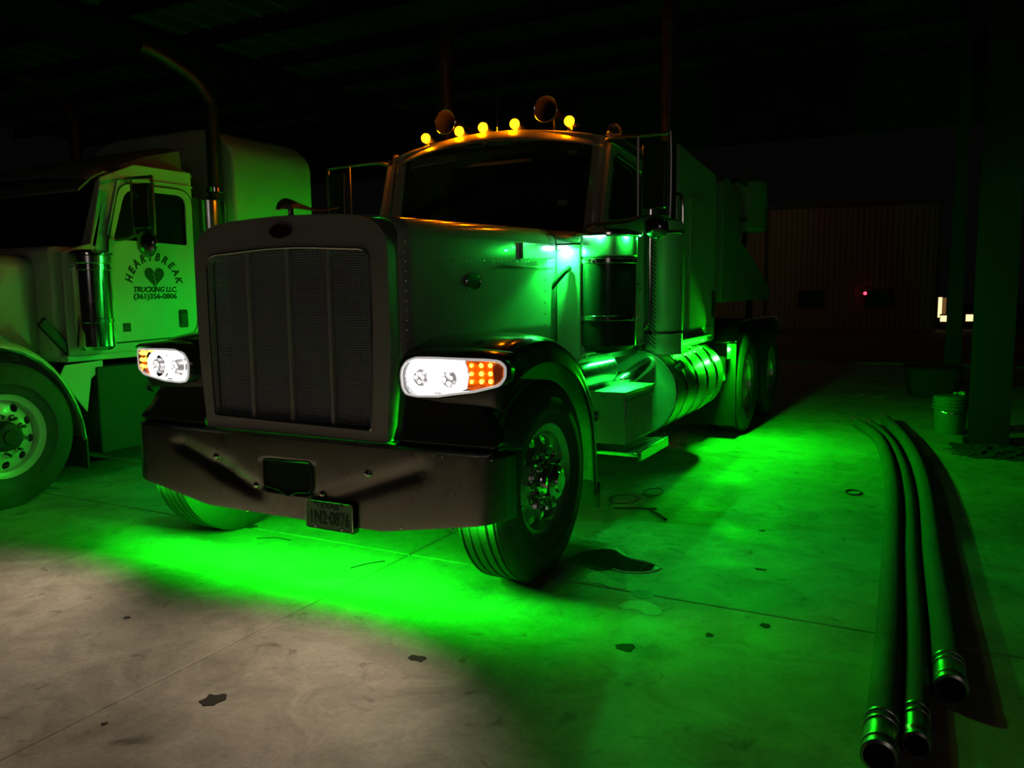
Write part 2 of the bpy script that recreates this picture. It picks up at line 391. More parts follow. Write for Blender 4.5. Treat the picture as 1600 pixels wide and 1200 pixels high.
# ------------------------------------------------------------------ shared truck pieces
def tyre_mb(R=.525, w=.28, rim=.292):
    h = w / 2
    p = [(rim, -h + .03), (rim + .01, -h + .012), (rim + .06, -h - .002), (R - .12, -h - .008), (R - .06, -h), (R - .02, -h + .018), (R, -h + .035)]
    ys = [-.095, -.05, 0, .05, .095]
    for g in [y * w / .28 for y in ys]:
        p += [(R, g - .008), (R - .014, g - .005), (R - .014, g + .005), (R, g + .008)]
    p += [(R, h - .035), (R - .02, h - .018), (R - .06, h), (R - .12, h + .008), (R - .10, h + .010), (R - .155, h + .010), (rim + .06, h + .002), (rim + .01, h - .012), (rim, h - .03)]
    # order the sidewall ribs outward so the profile does not fold
    q = p[:-6] + [(R - .10, h + .006), (R - .105, h + .009), (R - .15, h + .009), (R - .155, h + .004), (rim + .05, h + .001), (rim + .01, h - .012), (rim, h - .03)]
    return MB().lathe(q, (0, 0, 0), (1, 0, 0), 56, closed=True)
def disc_with_holes(mb, r0, r1, rc, rh, n, xfun, seg=5, depth=.012):
    """annulus r0..r1 with n round holes of radius rh at radius rc; xfun(r) axial place"""
    for k in range(n):
        a0 = 2 * pi * k / n; da = 2 * pi / n; ac = a0 + da / 2
        bnd = [(r0, a0 + da * t / seg) for t in range(seg)] + [(r0 + (r1 - r0) * t / seg, a0 + da) for t in range(seg)] + \
              [(r1, a0 + da - da * t / seg) for t in range(seg)] + [(r1 - (r1 - r0) * t / seg, a0) for t in range(seg)]
        m = len(bnd); P = [Vector((xfun(r), r * cos(a), r * sin(a))) for r, a in bnd]
        cx = Vector((0, rc * cos(ac), rc * sin(ac))); e1 = Vector((0, cos(ac), sin(ac))); e2 = Vector((0, -sin(ac), cos(ac)))
        angs = [math.atan2((Vector((0, p.y, p.z)) - cx).dot(e2), (Vector((0, p.y, p.z)) - cx).dot(e1)) for p in P]
        H = []
        for an in angs:
            q = cx + e1 * cos(an) * rh + e2 * sin(an) * rh; q.x = xfun(sqrt(q.y ** 2 + q.z ** 2)); H.append(q)
        VP = [mb.bm.verts.new(p) for p in P]; VH = [mb.bm.verts.new(p) for p in H]; VD = [mb.bm.verts.new(p - Vector((depth, 0, 0))) for p in H]
        for i in range(m):
            j = (i + 1) % m
            mb.bm.faces.new([VP[i], VP[j], VH[j], VH[i]]); mb.bm.faces.new([VH[i], VH[j], VD[j], VD[i]])
    bmesh.ops.remove_doubles(mb.bm, verts=mb.bm.verts, dist=.0005)
_nut = None
def wheel(parent, loc, side=1, steer=True, rim_m='rimalu', nut_m='chrome', detail=True, hubcap='chrome', phase=0):
    """outer face towards +x when side=1; one part wheel > tyre, rim, hub, lug_nut"""
    global _nut
    rot = (phase, 0, 0) if side > 0 else (phase, 0, pi)
    ty = obj('wheel', tyre_mb(), 'rubber', parent, loc, rot, smooth=40)
    mb = MB()
    prof = [(.292, -.10), (.300, -.115), (.306, -.10)] if False else []
    # rim barrel with outer flange
    mb.lathe([(.270, -.11), (.300, -.125), (.300, -.13), (.262, -.125), (.255, -.02), (.250, .06), (.262, .105), (.285, .112), (.300, .128), (.306, .126), (.303, .108), (.285, .098), (.270, .08)], (0, 0, 0), (1, 0, 0), 48)
    obj('rim', mb, rim_m, ty, smooth=50)
    mb = MB()
    if steer: xf = lambda r: .095 - .045 * max(0, (r - .10)) / .15 + .0
    else: xf = lambda r: -.02 + .0 * r
    disc_with_holes(mb, .175, .257, .218, .030, 10, (lambda r: .055 + .03 * (1 - (r - .175) / .08)) if steer else (lambda r: -.035 - .02 * (1 - (r - .175) / .08)))
    if steer: mb.lathe([(.176, .085), (.16, .092), (.11, .094), (.10, .085)], (0, 0, 0), (1, 0, 0), 40)
    else: mb.lathe([(.176, -.055), (.16, -.06), (.11, -.06), (.10, -.06)], (0, 0, 0), (1, 0, 0), 40)
    obj('wheel_disc', mb, rim_m, ty, smooth=50)
    x0 = .09 if steer else -.06
    mb = MB().lathe([(.112, x0 - .01), (.108, x0 + .04), (.098, x0 + .05), (.094, x0 + .095), (.080, x0 + .105), (.055, x0 + .108), (.05, x0 + .12), (0, x0 + .122)], (0, 0, 0), (1, 0, 0), 32)
    obj('hub', mb, hubcap, ty, smooth=40)
    obj('brake_drum', MB().lathe([(0, -.06), (.205, -.06), (.205, -.13), (0, -.13)], (0, 0, 0), (1, 0, 0), 24), 'inside', ty)
    if detail:
        if _nut is None:
            _nut = obj('lug_nut', MB().lathe([(.026, 0), (.026, .012), (.018, .018), (.0165, .058), (.010, .068), (0, .070)], (0, 0, 0), (1, 0, 0), 6), 'chrome', ty, smooth=25)
            nuts = [_nut]
        else: nuts = [again(_nut, ty)]
        for k in range(1, 10): nuts.append(again(_nut, ty))
        for k, nt in enumerate(nuts):
            a = 2 * pi * (k + .5) / 10
            nt.location = (x0, .143 * cos(a), .143 * sin(a)); nt.rotation_euler = (a, 0, 0)
    return ty
def mirror(parent, sx, xi, xo, y, z0, z1, cab_x, convex=True, backm='gloss', cr=1.0):
    """west-coast mirror on a C-shaped tube; sx = side sign"""
    X = lambda v: sx * v
    br = obj('mirror_bracket', MB().tube([(X(cab_x), y + .12, z1 + .04), (X(cab_x + .06), y + .06, z1 + .05), (X(xi), y, z1 + .035), (X(xo - .03), y, z1 + .03), (X(xo), y, z1), (X(xo), y, z0), (X(xo - .03), y, z0 - .03), (X(xi - .02), y, z0 - .035), (X(xi - .1), y + .0, z0 - .055), (X(cab_x - .07), y - .04, z0 - .07)], .0125, 8, smooth=3), 'tubing', parent)
    obj('upright', MB().tube([(X(xi - .025), y, z1 + .03), (X(xi - .025), y, z0 - .04)], .009, 8), 'tubing', br)
    hd = obj('mirror_head', MB().prism(rrect(X((xi + xo) / 2 - .005), (z0 + z1) / 2, xo - xi - .035, z1 - z0 - .03, .02), y - .03, y + .015, 'y'), backm, parent, bev=.008)
    obj('mirror_glass', MB().prism(rrect(X((xi + xo) / 2 - .005), (z0 + z1) / 2, xo - xi - .055, z1 - z0 - .05, .015), y + .015, y + .018, 'y'), 'mirror', hd, smooth=0)
    if convex:
        c = (X((xi + xo) / 2 + .005), y, z0 - .105)
        cv = obj('convex_mirror', MB().lathe([(r_ * cr, a_) for r_, a_ in [(0, -.045), (.035, -.04), (.065, -.022), (.078, 0), (.080, .012), (.072, .016), (0, .030)]], c, (0, 1, 0), 28), 'convex', parent)
        obj('stalk', MB().tube([(c[0], y, z0 - .03), (c[0], y - .02, z0 - .07)], .008, 6), 'chrome', cv)
    return br
def air_cleaner(parent, x, y, r, z0, z1, band, lid, body='gloss', bandm='white', liddy=.04):
    ac = obj('air_cleaner', MB().lathe([(0, 0), (r - .03, 0), (r, .03), (r, band[0] - z0), (0, band[0] - z0)], (x, y, z0), (0, 0, 1), 40), body, parent)
    obj('intake_screen', MB().lathe([(0, 0), (r - .002, 0), (r + .006, .01), (r + .006, band[1] - band[0] - .008), (0, band[1] - band[0])], (x, y, band[0]), (0, 0, 1), 40), bandm, ac)
    obj('lid', MB().lathe([(0, 0), (r + lid, 0), (r + lid, .015), (r * .85, liddy), (r * .4, liddy + .012), (0, liddy + .014)], (x, y, band[1]), (0, 0, 1), 40), 'chrome', ac)
    for z in (z0 + (band[0] - z0) * .32, z0 + (band[0] - z0) * .93):
        obj('clamp_band', MB().lathe([(r + .001, 0), (r + .006, .004), (r + .006, .030), (r + .001, .034)], (x, y, z), (0, 0, 1), 40), 'chrome', ac)
    obj('latch', MB().box(x - .012, x + .012, y - r - .03, y - r - .004, band[0] - .045, band[0] - .02), 'chrome', ac, bev=.004)
    return ac

# ==================================================================== TRUCK 1 (long-nose tractor, origin on the floor under its front axle)
T1 = thing('semi_truck', 'long-nosed semi truck with lit headlights, amber roof lights and green underglow, bumper towards us', 'truck')
# frame rails, axle, engine
for s in (-1, 1):
    obj('frame_rail', MB().box(s * .43 - .04, s * .43 + .04, -.40, 7.2, .72, .98), 'frame', T1, bev=.01)
obj('front_axle', MB().box(-.9, .9, -.06, .06, .40, .52).box(-.5, -.38, -.5, .6, .52, .70).box(.38, .5, -.5, .6, .52, .70), 'frame', T1, bev=.015)
obj('engine', MB().box(-.33, .33, .35, 1.25, .45, 1.55).box(-.25, .25, .5, 1.2, .32, .45), 'frame', T1, bev=.04)
rad = obj('radiator', MB().box(-.53, .53, -.46, -.36, .80, 1.80), 'inside', T1)
obj('tie_rod', MB().tube([(-.85, .22, .42), (.85, .22, .42)], .02, 8), 'frame', T1)
for s in (-1, 1):
    obj('inner_fender', MB().box(s * .60 - .008, s * .60 + .008, -.42, 1.12, .70, 1.22), 'frame', T1, smooth=0)
# bumper: bowed plate, hexagonal lower edge, creases, centre hole
def bumper_y(x): 
    a = abs(x)
    y = -.625 + .02 * (a / 1.2) ** 2
    if a > 1.15: y += .55 * (a - 1.15) + 8 * (a - 1.15) ** 2
    return y
def bump_bot(x):
    a = abs(x); return .345 if a < .60 else .345 + (a - .60) / .60 * .10
def bump_top(x): return .755
mb = MB(); n = 60; rows = []
xs = [-1.255 + 2.51 * i / n for i in range(n + 1)]
def dent(x, z):
    # the two pushed-in creases running down to the lower bolts
    d = 0
    for (x0, z0, x1, z1, w, k) in ((-.78, .665, -.24, .475, .035, .022), (.80, .66, .26, .47, .040, .014), (-.55, .60, -.40, .56, .05, .010)):
        vx, vz = x1 - x0, z1 - z0; L2 = vx * vx + vz * vz; t = ((x - x0) * vx + (z - z0) * vz) / L2
        if -.1 < t < 1.1:
            dd = abs((x - x0) * vz - (z - z0) * vx) / sqrt(L2); d += k * math.exp(-(dd / w) ** 2) * max(0, min(1, 1 - abs(t - .5) * 1.2 + .4))
    return d
nz = 18
front = []
for j in range(nz + 1):
    r = []
    for x in xs:
        zb = bump_bot(x); z = zb + (bump_top(x) - zb) * j / nz
        r.append((x, bumper_y(x) + dent(x, z), z))
    front.append(r)
lipt = [[(x, bumper_y(x) + .02, .768) for x in xs], [(x, bumper_y(x) + .07, .770) for x in xs]]
lipb = [[(x, bumper_y(x) + .03, bump_bot(x) - .004) for x in xs]]
V = mb.grid(lipb + front + lipt)
for f in list(mb.bm.faces):
    c = f.calc_center_median()
    if -.165 < c.x < .165 and .49 < c.z < .65: mb.bm.faces.remove(f)
bumper = obj('bumper', mb, 'chrome_dull', T1, smooth=40)
so = bumper.modifiers.new('solid', 'SOLIDIFY'); so.thickness = .004; so.offset = 1
obj('tow_pocket', MB().box(-.172, .172, -.6225, -.602, .478, .66), 'inside', bumper, smooth=0)
obj('hole_trim', MB().tube([(p, -.628, q) for p, q in roundpoly([(-.165, .50), (-.06, .485), (0, .455), (.06, .485), (.15, .49), (.168, .55), (.16, .652), (-.165, .64)], .02, 3)], .005, 6, closed=True), 'black', bumper)
bolt = None
for x, z in ((-.525, .622), (-.232, .49), (.231, .49), (.525, .625)):
    y = bumper_y(x) + dent(x, z)
    if bolt is None: bolt = obj('bolt', MB().lathe([(.021, .0), (.021, .005), (.015, .016), (0, .022)], (0, 0, 0), (0, -1, 0), 12), 'chrome', bumper, (x, y, z))
    else: again(bolt, bumper, (x, y, z))
for x, z in ((.95, .745), (.90, .748), (1.19, .742), (-.30, .345), (.71, .375), (1.0, .40)):
    again(bolt, bumper, (x, bumper_y(x), z), scale=(.35, .35, .35))
# licence plate on its carrier
pl = obj('licence_plate', MB().prism(rrect(.293, .392, .305, .152, .018), -.655, -.651, 'y'), 'plate', T1, bev=.001)
pl['label'] = 'white licence plate with dark lettering'
obj('plate_rim', MB().tube([(p, -.656, q) for p, q in rrect(.293, .392, .298, .146, .018)], .0028, 6, closed=True), 'chrome', pl)
text('state_name', 'TEXAS', .040, 'plate_ink', pl, (.285, -.6565, .442), (pi / 2, 0, 0), .001, 1.25, bold=.0006)
text('plate_number', '1N2\u00b70876', .098, 'plate_ink', pl, (.296, -.6565, .377), (pi / 2, 0, 0), .0012, .66, bold=.0012)
for x, z, m_ in ((.205, .455, 'plate_ink'), (.375, .455, 'plate_ink'), (.205, .330, 'chrome'), (.375, .330, 'chrome')):
    obj('plate_screw', MB().lathe([(.008, 0), (.008, .003), (0, .005)], (x, -.655, z), (0, -1, 0), 10), m_, pl)
obj('plate_carrier', MB().box(.15, .44, -.652, -.60, .312, .345), 'black', pl, bev=.004)
# grille surround: rounded shell with opening, joined to hood
out = roundpoly([(-.615, .775), (.615, .775), (.652, 1.2), (.648, 1.80), (.50, 1.885), (0, 1.905), (-.50, 1.885), (-.648, 1.80), (-.652, 1.2)], [.02, .02, .2, .10, .16, .2, .16, .10, .2], 5)
inn = roundpoly([(-.545, .850), (.525, .835), (.548, 1.3), (.548, 1.715), (0, 1.745), (-.552, 1.715), (-.555, 1.3)], [.015, .015, .1, .07, .2, .07, .1], 5)
gs = obj('grille_surround', MB().prism(out, -.585, -.545, 'y', holes=[inn]), 'shell', T1, bev=.014, seg=3)
obj('surround_side', MB().prism(out, -.545, -.40, 'y', holes=[[(x * .965, 1.33 + (z - 1.33) * .97) for x, z in out]]), 'shell', gs, smooth=50)
obj('opening_trim', MB().tube([(p, -.588, q) for p, q in inn], .006, 6, closed=True), 'chrome', gs)
bd_ = obj('emblem', MB().prism([(-.01 + .075 * cos(2 * pi * k / 28), 1.822 + .036 * sin(2 * pi * k / 28)) for k in range(28)], -.598, -.585, 'y'), 'badge', gs, bev=.003)
# grille: mesh panels and bars
bars = [-.275, 0, .270]
for x in bars:
    obj('grille_bar', MB().box(x - .011, x + .011, -.575, -.545, .84, 1.738), 'shell', T1, bev=.006)
edges_ = [-.545] + bars + [.54]
for a, b in zip(edges_, edges_[1:]):
    mb = MB()
    nx = int((b - a) / .0125)
    for i in range(nx): 
        x = a + (i + .5) * (b - a) / nx; mb.box(x - .0026, x + .0026, -.545, -.541, .845, 1.735)
    for j in range(72):
        z = .848 + j * .0123; mb.box(a + .003, b - .003, -.547, -.543, z - .0024, z + .0024)
    obj('grille_mesh', mb, 'mesh', T1, smooth=0, stuff=True)
# hood: lofted shell
def hood_sec(y, hw, ztop, zbot=1.14):
    pts = []
    r = .13
    pts.append((-hw - .0, y, zbot)); 
    for k in range(4): pts.append((-hw, y, zbot + (ztop - .12 - zbot) * (k + 1) / 4))
    for k in range(1, 7):
        a = pi - (pi / 2) * k / 6; pts.append((-hw + r + r * cos(a), y, ztop - .12 + .10 * sin(a)))
    for k in range(1, 12):
        x = (-hw + r) + (2 * (hw - r)) * k / 12; pts.append((x, y, ztop - .02 + .02 * (1 - (x / (hw - r)) ** 2)))
    for k in range(0, 7):
        a = (pi / 2) - (pi / 2) * k / 6; pts.append((hw - r + r * cos(a), y, ztop - .12 + .10 * sin(a)))
    for k in range(4): pts.append((hw, y, ztop - .12 - (ztop - .12 - zbot) * (k + 1) / 4))
    return pts
secs = []
for k in range(15):
    t = k / 14; y = -.50 + 1.635 * t
    secs.append(hood_sec(y, .648 + .085 * t, 1.898 + .035 * t, .92 if y < -.33 else 1.14))
mb = MB(); mb.grid(secs)
hood = obj('hood', mb, 'paint', T1, smooth=45)
hood['label'] = 'pale grey painted hood with rows of rivets'
so = hood.modifiers.new('solid', 'SOLIDIFY'); so.thickness = .006; so.offset = 1
def side_x(y): return .648 + .085 * (y + .5) / 1.635
mb = MB()
def rivet(mb, x, y, z, r=.006, sx=1):
    mb.lathe([(r, 0), (r * .8, .0025), (0, .004)], (x, y, z), (sx, 0, 0), 6)
for s in (1, -1):
    for k in range(13): rivet(mb, s * (side_x(-.45) + .006), -.45, 1.18 + .048 * k, .006, s)
    for k in range(26): y = -.06 + .046 * k; rivet(mb, s * (side_x(y) + .006), y, 1.672 + .022 * (y + .06), .0055, s)
    for k in range(7): rivet(mb, s * (side_x(.98) + .006), .98, 1.22 + .072 * k, .006, s)
    for k in range(6): rivet(mb, s * (side_x(1.10) + .006), 1.10, 1.25 + .07 * k, .006, s)
obj('rivet', mb, 'chrome', hood, stuff=True)
for s in (1, -1):
    obj('hood_badge', MB().prism([(.137 + .070 * cos(2 * pi * k / 28), 1.565 + .040 * sin(2 * pi * k / 28)) for k in range(28)], s * (side_x(.137) + .004), s * (side_x(.137) + .016), 'x'), 'badge', hood, bev=.003)
    obj('badge_ring', MB().tube([(s * (side_x(.137) + .014), .137 + .074 * cos(2 * pi * k / 28), 1.565 + .044 * sin(2 * pi * k / 28)) for k in range(28)], .006, 6, closed=True), 'chrome', hood)
    obj('side_strip', MB().box(*sorted((s * (side_x(.8) + .000), s * (side_x(.8) + .022))), .40, 1.13, 1.655, 1.662), 'chrome', hood)
    obj('reflection_plate', MB().prism([(.655, 1.705), (1.12, 1.722), (1.12, 1.815), (.650, 1.800)], s * (side_x(.65) + .004), s * (side_x(1.12) + .010), 'x'), 'alu', hood, bev=.002)  # plate added in place of the air cleaner's reflection in the hood
obj('hood_spine', MB().tube([(0, -.5, 1.903), (0, .3, 1.918), (0, 1.13, 1.937)], .007, 6), 'chrome', hood)
obj('hood_edge_trim', MB().tube([p for p in [(q[0], 1.135, q[2]) for q in hood_sec(1.135, .737, 1.935)]], .008, 6), 'rubber', hood)
obj('hood_latch', MB().box(.735, .75, 1.05, 1.13, 1.865 - .0, 1.872), 'chrome', hood)
# hood ornament with outstretched bird-like wing
obj('hood_ornament', MB().tube([(-.02, -.50, 1.90), (-.02, -.50, 1.945)], .014, 8).tube([(-.02, -.60, 1.930), (-.02, -.56, 1.962), (-.02, -.47, 1.968), (-.02, -.30, 1.955), (-.02, -.12, 1.985)], .012, 8, smooth=4, radii=lambda t: .006 + .022 * math.exp(-((t - .35) / .22) ** 2)), 'chrome', T1)
# fenders
FO = [(-.50, .96), (-.545, 1.06), (-.535, 1.19), (-.42, 1.235), (-.28, 1.268), (-.10, 1.285), (.08, 1.278), (.25, 1.24), (.43, 1.15), (.56, 1.03), (.66, .90), (.72, .75), (.745, .58), (.75, .40), (.745, .285)]
FI = [(-.49, .94), (-.46, 1.0), (-.42, 1.04), (-.34, 1.085), (-.24, 1.12), (-.10, 1.145), (.04, 1.14), (.18, 1.11), (.33, 1.045), (.45, .955), (.54, .85), (.60, .73), (.635, .58), (.648, .42), (.655, .285)]
for s in (1, -1):
    rows = []
    for (yo, zo), (yi, zi) in zip(FO, FI):
        c = Vector((0, .05, .55)); d = Vector((0, yo, zo)) - c; d.normalize()
        r = [(s * .655, yo, zo)]
        for k in range(6): r.append((s * (.70 + .40 * k / 5), yo + d.y * .014 * sin(pi * k / 6), zo + d.z * .014 * sin(pi * k / 6)))
        for k in range(1, 6):
            a = pi / 2 * k / 5; r.append((s * (1.13 + .075 * sin(a)), yo - d.y * .07 * (1 - cos(a)), zo - d.z * .07 * (1 - cos(a))))
        r.append((s * 1.212, yi + d.y * .02, zi + d.z * .02)); r.append((s * 1.222, yi + d.y * .004, zi + d.z * .004)); r.append((s * 1.20, yi, zi))
        rows.append(r)
    mb = MB(); mb.grid(rows)
    fd = obj('fender', mb, 'gloss', T1, smooth=50)
    fd['label'] = 'dark glossy wheel arch fender'
    so = fd.modifiers.new('solid', 'SOLIDIFY'); so.thickness = .005; so.offset = -1 if s > 0 else 1
    ss = fd.modifiers.new('sub', 'SUBSURF'); ss.levels = 1; ss.render_levels = 1
    obj('mud_flap', MB().box(*sorted((s * 1.0, s * 1.2)), .735, .75, .20, .36), 'rubber', fd)
    # front valance under the headlamp
    val = []
    for z, xo, yy in ((1.10, 1.10, -.50), (1.00, 1.06, -.515), (.92, 1.12, -.53), (.86, 1.165, -.54), (.835, 1.185, -.556), (.80, 1.195, -.575), (.778, 1.185, -.565), (.772, 1.16, -.535)):
        val.append([(s * (.648 + (xo - .648) * k / 10), yy + .02 * (k / 10) ** 3, z) for k in range(11)] + [(s * (xo + .012), yy + .10, z)])
    mb = MB(); mb.grid(val); va = obj('valance', mb, 'gloss', T1, smooth=60)
    so = va.modifiers.new('solid', 'SOLIDIFY'); so.thickness = .006; so.offset = 0
# headlamps
def lamp_pts(inset=0.0):
    raw = [(.715, 1.115), (.722, 1.150), (.748, 1.183), (.80, 1.203), (.90, 1.207), (1.05, 1.205), (1.17, 1.200), (1.225, 1.192), (1.246, 1.165), (1.244, 1.115), (1.222, 1.080), (1.12, 1.052), (1.02, 1.036), (.92, 1.020), (.80, 1.018), (.742, 1.026), (.722, 1.055)]
    c = Vector((.97, 1.115))
    out = []
    for p in raw:
        v = Vector(p) - c; L = v.length; v *= (L - inset) / L; out.append((c.x + v.x, c.y + v.y))
    return roundpoly(out, .012, 2)
def lamp_y(x):
    t = max(0, (x - 1.02) / .22); return -.60 + .012 * (x - .72) + .075 * t ** 2
for s in (1, -1):
    P0 = lamp_pts(0); P1 = lamp_pts(.014)
    mb = MB()
    mb.loft([[(s * x, -.40, z - .01) for x, z in lamp_pts(.02)], [(s * x, -.50, z) for x, z in lamp_pts(-.012)], [(s * x, lamp_y(x) + .012, z) for x, z in lamp_pts(-.012)], [(s * x, lamp_y(x), z) for x, z in P0], [(s * x, lamp_y(x) + .004, z) for x, z in P1], [(s * x, lamp_y(x) + .045, z) for x, z in lamp_pts(.03)]])
    hl = obj('headlight', mb, 'gloss', T1, smooth=45)
    obj('bezel', MB().tube([(s * x, lamp_y(x) - .002, z) for x, z in lamp_pts(.006)], .0065, 8, closed=True), 'bezel', hl)
    def flat(poly, dy, m_, name):
        mb = MB(); A = [(s * x, lamp_y(x) + dy, z) for x, z in poly]; B = [(s * x, lamp_y(x) + dy + .006, z) for x, z in poly]; mb.loft([A, B]); return obj(name, mb, m_, hl, smooth=30)
    PP = lamp_pts(.016)
    clear = [p for p in PP if p[0] < 1.055]; clear.sort(key=lambda p: math.atan2(p[1] - 1.11, p[0] - .9))
    amb = [p for p in PP if p[0] > 1.05] ; amb.sort(key=lambda p: math.atan2(p[1] - 1.13, p[0] - 1.14))
    clear_end = [(1.07, 1.062), (1.082, 1.09), (1.085, 1.13), (1.082, 1.165), (1.065, 1.192)]
    clear = sorted([p for p in PP if p[0] < 1.05] + clear_end, key=lambda p: math.atan2(p[1] - 1.115, p[0] - .9))
    ambp = sorted([p for p in PP if p[0] > 1.07] + [(1.072, 1.068), (1.086, 1.13), (1.068, 1.19)], key=lambda p: math.atan2(p[1] - 1.13, p[0] - 1.15))
    flat(clear, .012, 'head_dim', 'reflector')
    flat(ambp, .010, 'amber', 'signal_reflector')
    flat(sorted([p for p in lamp_pts(.02) if p[0] > 1.19] + [(1.192, 1.10), (1.185, 1.19)], key=lambda p: math.atan2(p[1] - 1.145, p[0] - 1.212)), .006, 'amber_off', 'side_reflector')
    for cx in (.830, .985):
        yy = lamp_y(cx)
        obj('lamp_ring', MB().lathe([(.040, .0), (.047, -.006), (.078, -.010), (.080, .0)], (s * cx, yy + .008, 1.112), (0, 1, 0), 32), 'head', hl)
        obj('glow_bowl', MB().lathe([(.086, 0), (.086, -.004), (0, -.004)], (s * cx, yy + .011, 1.112), (0, 1, 0), 32), 'head', hl)
        obj('projector', MB().lathe([(0, -.012), (.018, -.012), (.034, -.006), (.042, .0), (0, .0)], (s * cx, yy, 1.108), (0, 1, 0), 24), 'head_core', hl)
        for k in range(4):
            a = k * 1.7 + .5 + cx; obj('led', MB().lathe([(.009, 0), (.007, .004), (0, .006)], (s * cx + .019 * cos(a), yy - .012, 1.108 + .019 * sin(a)), (0, -1, 0), 8), 'head', hl)
    flat([(.752, 1.10), (.756, 1.15), (.775, 1.178), (.81, 1.192), (.92, 1.196), (1.0, 1.196), (1.055, 1.19), (1.068, 1.16), (1.07, 1.075), (1.02, 1.052), (.925, 1.044), (.80, 1.044), (.762, 1.06)], .007, 'head', 'glow_bar')
    for i, x in enumerate((1.098, 1.140, 1.178)):
        for z in (1.172, 1.134, 1.098):
            obj('amber_led', MB().lathe([(.011 if i else .008, 0), (.009, .004), (0, .006)], (s * x, lamp_y(x) + .006, z), (0, -1, 0), 10), 'led_amber', hl)
    mb = MB(); A = [(s * x, lamp_y(x) - .0005, z) for x, z in lamp_pts(.012)]; B = [(s * x, lamp_y(x) - .004, z) for x, z in lamp_pts(.02)]; mb.loft([A, B]); obj('lens', mb, 'lens', hl, smooth=60)
    # chrome eyebrow over the lamp
    obj('lamp_hood', MB().loft([[(s * x, lamp_y(x) + dy, z + dz) for x, z in ((.76, 1.200), (.82, 1.216), (1.0, 1.222), (1.15, 1.217), (1.235, 1.205))] + [(s * x, lamp_y(x) + dy + .0, z + dz + .010) for x, z in ((1.235, 1.205), (1.15, 1.219), (1.0, 1.226), (.82, 1.221), (.76, 1.206))] for dy, dz in ((.10, .010), (.0, .004), (-.018, -.004))]), 'gloss', hl, smooth=40)
    lamp('headlamp_beam', 'SPOT', (s * .93, -.70, 1.10), 58, (1.0, .82, .61), .05, target=(s * .93 - .55, -2.6, .0), spot=112, blend=.75, parent=T1)
# wheels
WF = []
for s in (1, -1):
    WF.append(wheel(T1, (s * 1.07, 0, .525), s, True, 'rimalu', 'chrome', True, 'chrome', phase=.3))
for y in (5.0, 6.33):
    for s in (1, -1):
        wheel(T1, (s * 1.08, y, .525), s, False, 'rimalu', 'chrome', True, 'chrome')
        obj('inner_tyre', tyre_mb(), 'rubber', T1, (s * .75, y, .525))
obj('rear_axle', MB().box(-.6, .6, 4.93, 5.07, .46, .60).box(-.6, .6, 6.26, 6.40, .46, .60), 'frame', T1, bev=.02)
# windshield, pillars, roof
def wsx(t): return 1.5 + .16 * t
ws_o = []
def arc(z, hw, yc, bulge, n=12): return [(-hw + 2 * hw * k / n, yc - bulge * (1 - (2 * k / n - 1) ** 2), z) for k in range(n + 1)]
wsrows = [arc(1.93 + .63 * t, .745 + .022 * t, 1.50 + .165 * t, .05) for t in [i / 4 for i in range(5)]]
mb = MB(); mb.grid(wsrows); obj('windshield', mb, 'glass', T1)
rim_pts = wsrows[0] + [r[-1] for r in wsrows[1:-1]] + wsrows[-1][::-1] + [r[0] for r in wsrows[1:-1]][::-1]
obj('windshield_seal', MB().tube(rim_pts, .014, 6, closed=True), 'black', T1)
for s in (1, -1):
    mb = MB(); mb.loft([[(s * (.765 + .02 * t), 1.50 + .165 * t, 1.90 + .68 * t), (s * (.84 + .01 * t), 1.475 + .165 * t, 1.90 + .68 * t), (s * (.918), 1.53 + .165 * t, 1.90 + .68 * t), (s * .905, 1.58 + .16 * t, 1.90 + .68 * t)] for t in (0, .5, 1)])
    obj('windshield_pillar', mb, 'paint', T1, bev=.01)
